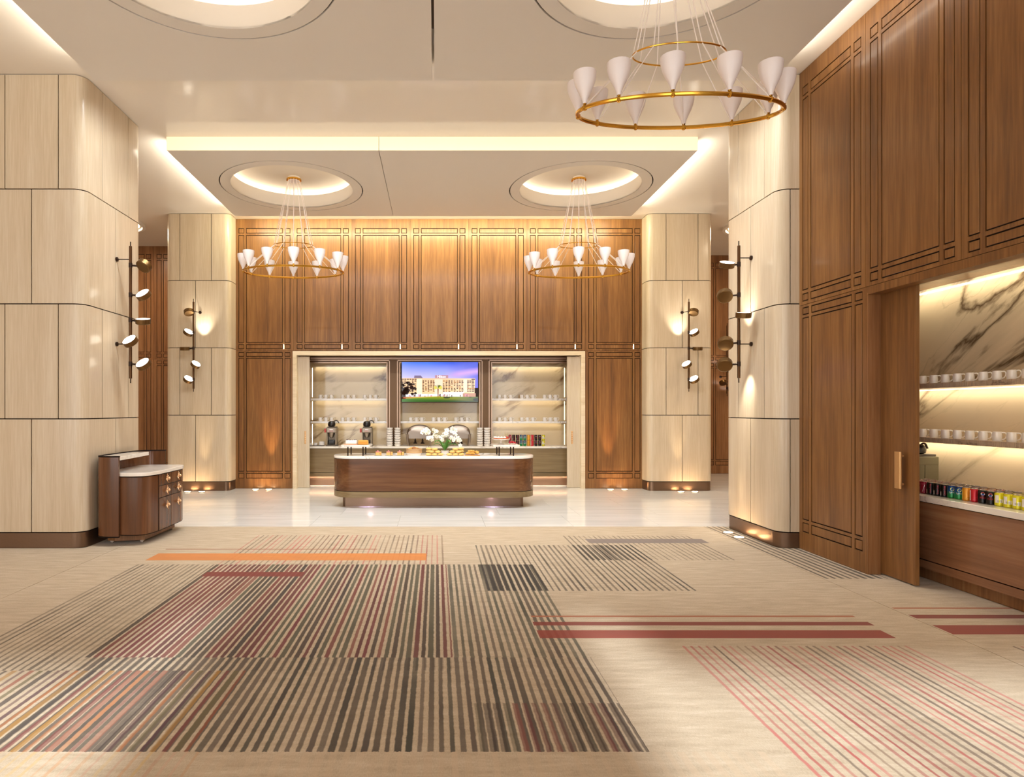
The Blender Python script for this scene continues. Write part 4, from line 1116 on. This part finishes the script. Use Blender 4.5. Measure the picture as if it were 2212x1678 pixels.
# orchid
M['leaf'] = mat('orchid_leaf', '#5c9a3c', 0.35, coat=.2); M['petal'] = mat('white_petal', '#fbf8ee', 0.5); M['stem'] = mat('orchid_stem', '#7a8a4a', 0.5); M['throat'] = mat('yellow_throat', '#d9c850', .5)
ox, oy = (961 - 942) * 10.8 / 1352, 10.80
orc = thing('potted_orchid', 'white orchid with broad green leaves in a white pot on the island', 'plant', (ox, oy, IT))
b = MB(); b.lathe([(.05, 0), (.062, .01), (.072, .075), (.066, .075), (.05, .06), (.001, .06)], 8); b.build('pot', M['ceramic'], orc)
for k in range(9):
    a = 2 * PI * k / 9 + .3; L = .17 + .05 * (k % 3) / 2; up = .12 + .06 * (k % 2)
    b = MB(); vs = []; fs = []; n = 7
    for i in range(n + 1):
        q = i / n; rr2 = L * q; z = .07 + up * math.sin(q * 2.2) ; w = .034 * math.sin(PI * min(.97, q * .9 + .08)) ** .7
        px_, py2 = rr2 * math.cos(a), rr2 * math.sin(a)
        for e, dz in ((-1, .010), (0, 0), (1, .010)): vs.append((px_ - math.sin(a) * w * e, py2 + math.cos(a) * w * e, z + dz))
    for i in range(n):
        for e in (0, 1): fs.append([i * 3 + e, i * 3 + e + 1, i * 3 + e + 4, i * 3 + e + 3])
    top = len(vs); vs += [(v_[0], v_[1], v_[2] - .003) for v_ in vs]; fs += [[q + top for q in f_][::-1] for f_ in fs]
    b.add(vs, fs); b.build('leaf', M['leaf'], orc, smooth=True, angle=60)
fb_ = MB()
for k in range(5):
    a = 2 * PI * k / 5 + PI / 2
    w = .021 if k in (1, 4) else .015
    c0, s0 = math.cos(a), math.sin(a)
    vs = [(0, 0, 0), (.018 * c0 - w * s0, -.004, .018 * s0 + w * c0), (.036 * c0 - w * .6 * s0, -.002, .036 * s0 + w * .6 * c0), (.041 * c0, .002, .041 * s0), (.036 * c0 + w * .6 * s0, -.002, .036 * s0 - w * .6 * c0), (.018 * c0 + w * s0, -.004, .018 * s0 - w * c0)]
    vs2 = [(v_[0], v_[1] + .003, v_[2]) for v_ in vs]
    fb_.add(vs + vs2, [[0, 1, 2, 3, 4, 5], [11, 10, 9, 8, 7, 6]])
fb_.ball((0, -.007, -.003), .006, .008, .006, 6, 4, m=1)
flo = fb_.mesh('flower', [M['petal'], M['throat']], smooth=False, merge=False)
stems = [[(0, 0, .07), (-.03, -.02, .28), (-.16, -.04, .38), (-.30, -.05, .41), (-.36, -.05, .36)], [(0, 0, .07), (-.02, .02, .25), (-.10, .0, .33), (-.22, -.03, .30), (-.26, -.03, .25)],
         [(0, 0, .07), (.03, .0, .28), (.02, -.02, .36), (.0, -.05, .33), (-.06, -.06, .28)], [(0, 0, .07), (.05, .02, .3), (.06, .0, .42), (.15, -.02, .42), (.23, -.03, .33)], [(0, 0, .07), (.04, -.02, .2), (.12, -.04, .28), (.2, -.05, .25), (.24, -.05, .18)]]
rf = random.Random(11)
for st in stems:
    pth = smooth_path(st, 6)
    b = MB(); b.tube(pth, .004, 6); b.build('flower_stem', M['stem'], orc, smooth=True)
    for i in range(9):
        q = Vector(pth[int(len(pth) * (.45 + .06 * i)) if .45 + .06 * i < 1 else -1])
        o = bpy.data.objects.new('flower', flo); link(o, orc); o.location = q + Vector((rf.uniform(-.035, .035), rf.uniform(-.04, .01), rf.uniform(-.03, .04)))
        o.rotation_euler = (rf.uniform(-.5, .5), rf.uniform(-.8, .8), rf.uniform(-.7, .7)); s_ = rf.uniform(.8, 1.15); o.scale = (s_, s_, s_)
# pastry board
X_ = (1020 - 942) * 10.6 / 1352
b = MB(); b.box(-.125, .125, -.09, .09, 0, .014); o = b.build('pastry_board', M['board'], loc=(X_, 10.58, IT), bevel=.003); tag(o, 'small wooden board of pastries right of the pastry piles', 'board')
for k, (x, y, z, a, L) in enumerate(((-.07, -.03, .03, .3, .05), (0, -.045, .028, -.2, .045), (-.04, .03, .035, .1, .055), (.03, .02, .04, .6, .05), (.08, -.03, .035, 1.2, .045), (.07, .03, .05, .9, .05), (-.02, -.005, .065, .2, .06))):
    b = MB()
    for i in range(5): b.ball(((i - 2) * L * .36, abs(i - 2) * -.006, 0), L * .30, .023 - .004 * abs(i - 2), .022 - .003 * abs(i - 2), 8, 5)
    o = b.build('croissant', M['crust'], smooth=True, loc=(X_ + x, 10.58 + y, IT + .012 + z), merge=False); o.rotation_euler = (0, 0, a)
    tag(o, ('croissant at the left front of the pastry board', 'small croissant at the centre front of the pastry board', 'croissant at the back left of the pastry board', 'croissant at the back centre of the pastry board', 'croissant at the right front of the pastry board', 'croissant at the back right of the pastry board', 'croissant lying on top of the others on the pastry board')[k], 'croissant', 'croissants on the wooden board')
# cake stand
cx, cy, cz = rr_
st = thing('cake_stand', 'white pedestal cake stand on the right riser', 'cake stand', (cx - .07, cy - .02, cz))
b = MB(); b.lathe([(.06, 0), (.06, .006), (.018, .02), (.014, .065), (.03, .075)], 18); b.build('pedestal', M['ceramic'], st, smooth=True)
b = MB(); b.lathe([(.001, .075), (.13, .08), (.155, .092), (.155, .097), (.13, .087), (.001, .085)], 28); b.build('plate', M['ceramic'], st, smooth=True)
SX, SY, SZ = cx - .07, cy - .02, cz + .088
for k in range(7):
    a = PI + PI * k / 6.0; x, y = .105 * math.cos(a), .105 * math.sin(a) * .9
    t = thing('cream_tart', '%s cream topped tart along the front of the cake stand' % (ORD[k] + ' from the left'), 'tart', (SX + x, SY + y, SZ + .002), 0, 'cream tarts on the cake stand')
    b = MB(); b.lathe([(.022, 0), (.027, .026)], 12); b.build('case', M['apricot'], t, smooth=True)
    b = MB(); b.lathe([(.027, .026), (.026, .036), (.012, .047), (.001, .05)], 12); b.build('cream', M['cream'] if k < 5 else M['berry'], t, smooth=True)
    if k < 6:
        b = MB(); b.tube([(0, 0, .045), (rf.uniform(-.008, .008), 0, .13)], .0018, 5); b.build('pick', M['pick'], t)
t = thing('berry_dessert', 'red berry dessert in a white dish beside the cake stand', 'dessert', (cx + .115, cy - .09, cz))
b = MB(); b.lathe([(.05, 0), (.072, .02), (.068, .02), (.05, .008), (.001, .008)], 18); b.build('dish', M['ceramic'], t, smooth=True)
for k in range(14):
    a = k * 2.4; q = .012 * k ** .5 * 1.25
    b = MB(); b.ball((q * math.cos(a), q * math.sin(a), .03 + .018 * (1 - k / 14)), .014, .014, .014, 8, 5); b.build('berry', M['berry'], t, smooth=True)

# ------------------------------------------------------------------ console desk beside the left pillar
bx, by = -3.82, 8.15
def L_(pts): return [(p[0] - bx, p[1] - by) for p in pts]
dk_ = thing('console_desk', 'curved brown console desk with marble tops and brass starburst knobs', 'desk', (bx, by, 0))
scr_p = smooth_path([(-3.83, 7.55), (-3.95, 7.545), (-4.06, 7.575), (-4.13, 7.65), (-4.155, 7.76), (-4.16, 8.1), (-4.155, 8.5), (-4.12, 8.66), (-4.03, 8.76), (-3.93, 8.795), (-3.795, 8.80)], 4)
b = MB(); b.strip(L_(scr_p[::-1]), .035, .12, 1.075); b.build('screen', M['walnut_v'], dk_, smooth=True)
b = MB(); b.strip(L_(scr_p[::-1]), .04, 1.075, 1.09); b.build('screen_rim', M['gap'], dk_, smooth=True)
b = MB(); b.strip(L_(scr_p[::-1]), .036, .105, .119); b.build('screen_foot', M['gap'], dk_, smooth=True)
body = smooth_path([(-3.84, 7.592), (-3.72, 7.578), (-3.61, 7.592), (-3.535, 7.66), (-3.49, 7.865)], 5) + [(-3.487, 8.1), (-3.49, 8.56)] + smooth_path([(-3.49, 8.56), (-3.52, 8.68), (-3.6, 8.745), (-3.72, 8.755)], 4)[1:] + [(-4.0, 8.74), (-4.10, 8.62), (-4.11, 8.4), (-4.11, 7.8), (-4.08, 7.67), (-4.0, 7.60)]
b = MB(); b.prism(L_(body), .125, .838); b.build('carcass', M['gap'], dk_)
mt_ = [(p[0] + (p[0] + 3.85) * .05, p[1] + (p[1] - 8.15) * .02) for p in body]
b = MB(); b.prism(L_([p if p[0] > -3.87 else (q[0], q[1]) for p, q in zip(mt_, body)]), .842, .886); b.build('marble_top', M['marble_top'], dk_, bevel=.006)
def outward(path, d):
    out = []
    for i in range(len(path)):
        a, c = Vector(path[max(i - 1, 0)]), Vector(path[min(i + 1, len(path) - 1)]); t_ = (c - a).normalized()
        out.append((path[i][0] + t_.y * d, path[i][1] - t_.x * d))
    return out
dp = smooth_path([(-3.83, 7.592), (-3.72, 7.578), (-3.61, 7.592), (-3.535, 7.66), (-3.493, 7.855)], 5)
b = MB(); b.strip(L_(outward(dp, .006)), .006, .135, .83); b.build('door', M['walnut_v'], dk_, smooth=True)
fp = [(-3.49, 8.56), (-3.52, 8.68), (-3.6, 8.745), (-3.70, 8.755)]
b = MB(); b.strip(L_(outward(smooth_path(fp, 4), .006)), .006, .135, .83); b.build('side_panel', M['walnut_v'], dk_, smooth=True)
def star(parent, x, y, z):
    b = MB()
    for k in range(8):
        a = PI * k / 8 * 2 + .2; L = .06 if k % 2 == 0 else .042
        b.tube([(x + .012, y, z), (x + .012 + .012, y + L * math.cos(a), z + L * math.sin(a))], .005, 5, rs=[.008, .0035])
    b.tube([(x, y, z), (x + .028, y, z)], .006, 6)
    o = b.build('starburst_handle', M['rosegold'], parent, smooth=True)
    q = MB(); q.ball((x + .042, y, z), .016, n=10, k=6); q.build('knob', M['rosegold'], parent, smooth=True)
def face_x(y): return -3.493 + .004 * (y - 7.87)
for y0, y1 in ((7.875, 8.222), (8.232, 8.555)):
    for z0, z1, hz in ((.694, .832, .77), (.542, .686, .62), (.135, .534, .43)):
        b = MB(); xf = -3.489
        b.box(xf - bx - .002, xf - bx + .008, y0 - by, y1 - by, z0, z1)
        d = b.build('drawer' if z0 > .3 else 'cabinet_door', M['walnut_v'], dk_, bevel=.002)
        star(d, xf - bx + .008, (y0 + y1) / 2 - by + .02, hz)
# upper marble ledge inside the screen
led = smooth_path([(-3.84, 7.592), (-3.95, 7.585), (-4.04, 7.61), (-4.10, 7.68), (-4.118, 7.8), (-4.118, 8.3)], 4) + [(-4.115, 8.49), (-3.90, 8.50)] + smooth_path([(-3.90, 8.50), (-3.875, 8.2), (-3.85, 7.85), (-3.84, 7.66)], 4)[1:]
b = MB(); b.prism(L_(led), 1.035, 1.082); b.build('marble_ledge', M['marble_top'], dk_, bevel=.004)
pl_ = [(-3.62, 7.78), (-3.60, 8.62), (-3.7, 8.68), (-4.05, 8.66), (-4.06, 7.74), (-3.95, 7.70)]
b = MB(); b.prism(L_(pl_), .035, .124); b.build('plinth', M['oak_dark'], dk_)
for x, y in ((-3.66, 7.80), (-3.64, 8.58), (-4.02, 7.78), (-4.02, 8.6)):
    b = MB(); b.lathe([(.022, -.014), (.026, 0), (.022, .014)], 12, (x - bx, y - by, .026), axis=(0, 1, 0)); b.build('castor', M['steel'], dk_, smooth=True)

# ------------------------------------------------------------------ branch wall lamps
def sconce(label, pole, z0, z1, wall, mounts, heads):
    px_, py2 = pole
    t = thing('branch_wall_lamp', label, 'wall lamp', (px_, py2, z0))
    H = z1 - z0
    b = MB(); b.lathe([(.019, .06), (.019, H - .06)], 12); b.build('pole', M['bronze'], t, smooth=True)
    for a, c in ((0, .06), (H - .06, H)):
        b = MB(); b.lathe([(.007, a), (.007, c)], 8); b.build('finial', M['black_metal'], t, smooth=True)
    w = Vector((wall[0], wall[1], 0)); n = w.normalized()
    for mz, dx, dy in mounts:
        z = mz - z0; e = w + Vector((dx, dy, 0))
        b = MB(); b.tube([(0, 0, z), (e.x, e.y, z)], .007, 8); m_ = b.build('mount_arm', M['black_metal'], t, smooth=True)
        b = MB(); b.lathe([(.026, -.02), (.03, -.018), (.03, 0)], 14, (e.x, e.y, z), axis=n); b.build('wall_plate', M['black_metal'], m_, smooth=True)
    for (dx, dy, hz, nn) in heads:
        z = hz - z0; c = Vector((dx, dy, z)); nn = Vector(nn).normalized()
        d2 = Vector((dx, dy, 0)); dl = d2.length
        b = MB(); b.lathe([(.023, -.03), (.023, .03)], 12, (0, 0, z))
        if dl > .03: b.tube([(0, 0, z), c - nn * .02 - d2.normalized() * .03], .012, 8)
        else: b.tube([(0, 0, z), c - nn * .02], .012, 8)
        j = b.build('joint', M['black_metal'], t, smooth=True)
        b = MB(); b.lathe([(.084, -.048), (.094, -.040), (.095, .022), (.089, .022), (.089, .012)], 32, c, axis=nn)
        hd = b.build('lamp_head', M['headbronze'], t, smooth=True)
        b = MB(); b.lathe([(.0885, .013), (.0885, .019)], 32, c, axis=nn); b.build('diffuser', M['led'], hd, smooth=True)
    return t
M['headbronze'] = mat('lamp_head_bronze', '#6e5230', 0.36, 0.85)
kz = 8.22 / 1352
zz = lambda py_, Y: EYE + (885 - py_) * Y / 1352
hd = [(30 * kz, 0, zz(573, 8.22), (.3, .62, .72)), (31 * kz, -.05, zz(637, 8.22), (-.26, -.66, .70)), (23 * kz, .05, zz(691, 8.22), (.05, -.28, .96)), (9 * kz, -.13, zz(738, 8.22), (-.26, -.66, .70)), (31 * kz, -.05, zz(786, 8.22), (-.26, -.66, .70))]
sconce('dark branching lamp with five discs on the left pillar, above the console', ((282 - 942) * kz, 8.22), 2.0, 3.857, (-.187, 0), [(zz(560, 8.22), 0, 0), (zz(743, 8.22), 0, 0)], hd)
kz = 8.09 / 1352
hd = [(-28 * kz, -.03, zz(571, 8.09), (0, -.45, .9)), (-28 * kz, .03, zz(637, 8.09), (.3, .72, .62)), (0, -.125, zz(682, 8.09), (0, -.2, .98)), (-25 * kz, .05, zz(740, 8.09), (.3, .72, .62)), (-27 * kz, .05, zz(786, 8.09), (.3, .72, .62))]
sconce('dark branching lamp with five discs on the right pillar', ((1596 - 942) * kz, 8.09), 2.0, 3.83, (.167, 0), [(zz(557, 8.09), 0, 0), (zz(743, 8.09), 0, 0)], hd)
kz = 12.57 / 1352
for s, px, lab in ((1, 418, 'dark branching disc lamp on the pillar left of the far bar'), (-1, 1488, 'dark branching disc lamp on the pillar right of the far bar')):
    hd = [(-s * 9 * kz, -.03, zz(674, 12.57), (s * -.3, .45, .8)), (-s * 9 * kz, -.05, zz(718, 12.57), (s * .58, -.36, .74)), (-s * 18 * kz, -.02, zz(752, 12.57), (0, -.1, .99)), (s * 7 * kz, -.05, zz(787, 12.57), (s * .6, -.36, .72)), (-s * 9 * kz, -.05, zz(819, 12.57), (s * .58, -.4, .74))]
    X_ = (px - 942) * kz
    sconce(lab, (X_, 12.57), 2.012, 3.878, (0, .175), [(zz(672, 12.57), s * .07, 0)], hd)
    spot('lamp_beam_up', (X_ + s * .15, 12.57, zz(738, 12.57)), (0, .26, 1), 34, 70, .9, (1, .95, .84), .03)
    spot('lamp_beam_down', (X_ + s * .08, 12.58, zz(788, 12.57)), (0, .16, -1), 60, 62, .8, (1, .95, .84), .02)
spot('lamp_beam_up', (3.90, 8.16, zz(730, 8.1)), (.26, 0, 1), 34, 66, .9, (1, .95, .84), .03)
spot('lamp_beam_down', (3.90, 8.12, zz(772, 8.1)), (.18, 0, -1), 60, 58, .8, (1, .95, .84), .02)
sconce('dark branching disc lamp on the far brown wall, glimpsed between the right pillars', (7.43, 15.98), 2.0, 3.86, (0, .22), [(3.4, -.07, 0), (2.5, -.07, 0)],
       [(.09, -.05, 3.3, (.3, -.5, .8)), (-.1, -.05, 2.9, (-.2, .5, .8)), (.1, 0, 2.65, (0, -.2, 1)), (-.1, 0, 2.35, (0, .5, .8)), (.1, 0, 2.2, (0, .5, .8))])

# ------------------------------------------------------------------ chandeliers
def chandelier(label, c, canopy, R, S, tz, zu, Ru, Su, zc, ph):
    cx, cy, cz = c
    t = thing('ring_chandelier', label, 'chandelier', (cx, cy, cz))
    N = 12
    def P(th, R_, S_, z, tl=0): return Vector((R_ * math.sin(th), -S_ * math.cos(th), z - tl * math.cos(th)))
    def ring(nm, R_, S_, z, tl, r, par, hgt=None):
        b = MB(); b.tube([P(2 * PI * i / 64, R_, S_, z, tl) for i in range(64)], r, 8, closed=True); return b.build(nm, M['brass'], par, smooth=True)
    ring('ring', R, S, 0, tz, .017, t)
    ring('upper_ring', Ru, Su, zu - cz, tz * .5, .007, t)
    dx, dy = canopy[0] - cx, canopy[1] - cy
    b = MB(); zt = zc - cz
    b.lathe([(.001, 0), (.105, 0), (.127, .006), (.127, .028), (.11, .032)], 28, (dx, dy, zt)); b.build('canopy', M['brass'], t, smooth=True)
    b = MB(); b.lathe([(.108, .03), (.1, .045), (.098, ZC - .005 - zc)], 28, (dx, dy, zt)); b.build('canopy_neck', M['soffit'], t, smooth=True)
    b = MB(); b.lathe([(.001, -.004), (.10, -.004), (.10, 0)], 28, (dx, dy, zt)); b.build('canopy_plate', M['white'], t, smooth=True)
    for k in range(N):
        th = 2 * PI * k / N + ph
        p = P(th, R, S, 0, tz)
        u = P(th + .0, Ru, Su, zu - cz, tz * .5)
        q = Vector((dx + .1 * math.sin(th), dy - .1 * math.cos(th), zt))
        b = MB(); b.tube([q, u, p + Vector((0, 0, .01))], .0045, 6); b.build('cord', M['cord'], t, smooth=True)
        b = MB(); b.lathe([(.012, -.022), (.02, -.012), (.02, .012), (.012, .022), (.016, .05)], 10, p); b.build('cup_holder', M['brass'], t, smooth=True)
        b = MB(); b.lathe([(.016, .03), (.022, .06), (.040, .10), (.062, .145), (.080, .19), (.090, .235), (.093, .285), (.090, .286), (.086, .235), (.076, .19), (.058, .145), (.036, .10), (.018, .07), (.001, .066)], 20, p, cap=False)
        b.build('cup', M['white'], t, smooth=True)
    return t
chandelier('brass ring chandelier with white tulip cups, large at the upper right', (2.035, 5.25, 4.146), (1.96, 5.24), .845, .46, .075, 4.63, .38, .24, 5.58, -.26)
chandelier('brass ring chandelier with white tulip cups in front of the far wall, left one', (-2.447, 10.74, 4.015), (-2.44, 10.74), .845, .63, .032, 4.47, .332, .25, 5.575, .17)
chandelier('brass ring chandelier with white tulip cups in front of the far wall, right one', (2.447, 10.74, 4.015), (2.45, 10.74), .845, .63, .032, 4.47, .332, .25, 5.575, -.17)

# ------------------------------------------------------------------ floor uplights and small glowing wall pegs
upl = [(405.5, 1063, 'left pillar of the far bar, left of its pair'), (436, 1063, 'left pillar of the far bar, right of its pair'), (552, 1057.5, 'brown wall left of the far bar, left of its pair'), (581, 1057.5, 'brown wall left of the far bar, right of its pair'),
       (1319, 1057.5, 'brown wall right of the far bar, left of its pair'), (1349, 1057.5, 'brown wall right of the far bar, right of its pair'), (1471, 1063, 'right pillar of the far bar, left of its pair'), (1501, 1063, 'right pillar of the far bar, right of its pair'),
       (1573, 1151, 'near right pillar, further of its pair'), (1596, 1161, 'near right pillar, nearer of its pair')]
for i, (px, py_, w_) in enumerate(upl):
    Y = EYE * 1352 / (py_ - 885)
    if i in (2, 3, 4, 5): Y = 12.93
    elif i < 8: Y = 12.58
    X_ = (px - 942) * Y / 1352
    t = thing('floor_uplight', 'round floor light at ' + w_, 'floor light', (X_, Y, 0), 0, 'round floor lights')
    b = MB(); b.lathe([(.075, 0), (.075, .006), (.06, .008)], 20); b.build('rim', M['steel'], t, smooth=True)
    b = MB(); b.lathe([(.001, .009), (.058, .009)], 20); b.build('lens', M['uplight'], t)
    if i in (3, 4): spot('uplight_beam', (X_, Y - .02, .04), (0, .10, 1), 170, 26, .8, (1, .62, .28), .02)
    elif i in (1, 6): spot('uplight_beam', (X_, Y - .02, .04), (0, .10, 1), 50, 26, .8, (1, .74, .42), .02)
    elif i == 8: spot('uplight_beam', (X_, Y, .04), (.14, 0, 1), 12, 30, .8, (1, .78, .48), .02)
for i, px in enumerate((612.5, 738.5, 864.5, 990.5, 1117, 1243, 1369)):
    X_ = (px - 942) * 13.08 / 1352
    t = thing('glow_peg', '%s small glowing peg from the left in the row above the far bar' % ORD[i], 'wall peg', (X_, YB - .001, 2.975), 0, 'glowing pegs above the far bar')
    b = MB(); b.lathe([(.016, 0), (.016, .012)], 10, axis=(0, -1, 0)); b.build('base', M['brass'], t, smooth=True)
    b = MB(); b.lathe([(.006, -.055), (.013, -.045), (.012, .02), (.004, .055)], 10, (0, -.022, 0)); b.build('glow_tip', M['strip_glow'], t, smooth=True)  # elongated glowing tip on the brass base
# ceiling dome lamps in the side aisles, left and near right ones added as fill
for X_, Y in ((6.9, 13.6), (-6.9, 13.4), (7.2, 10.3)):
    side = 'right' if X_ > 0 else 'left'
    t = thing('dome_lamp', 'round dome ceiling lamp in the %s side aisle%s' % (side, '' if side == 'left' else (', far one' if Y > 12 else ', near one added as fill')), 'ceiling lamp', (X_, Y, ZC))
    b = MB(); b.lathe([(.62, 0), (.62, -.05), (.56, -.05), (.54, -.012), (.001, -.01)], 40); b.build('dish', M['soffit'], t, smooth=True)
    b = MB(); b.lathe([(.001, -.014), (.5, -.014)], 32, cap=False); b.build('diffuser', M['led_soft'], t)
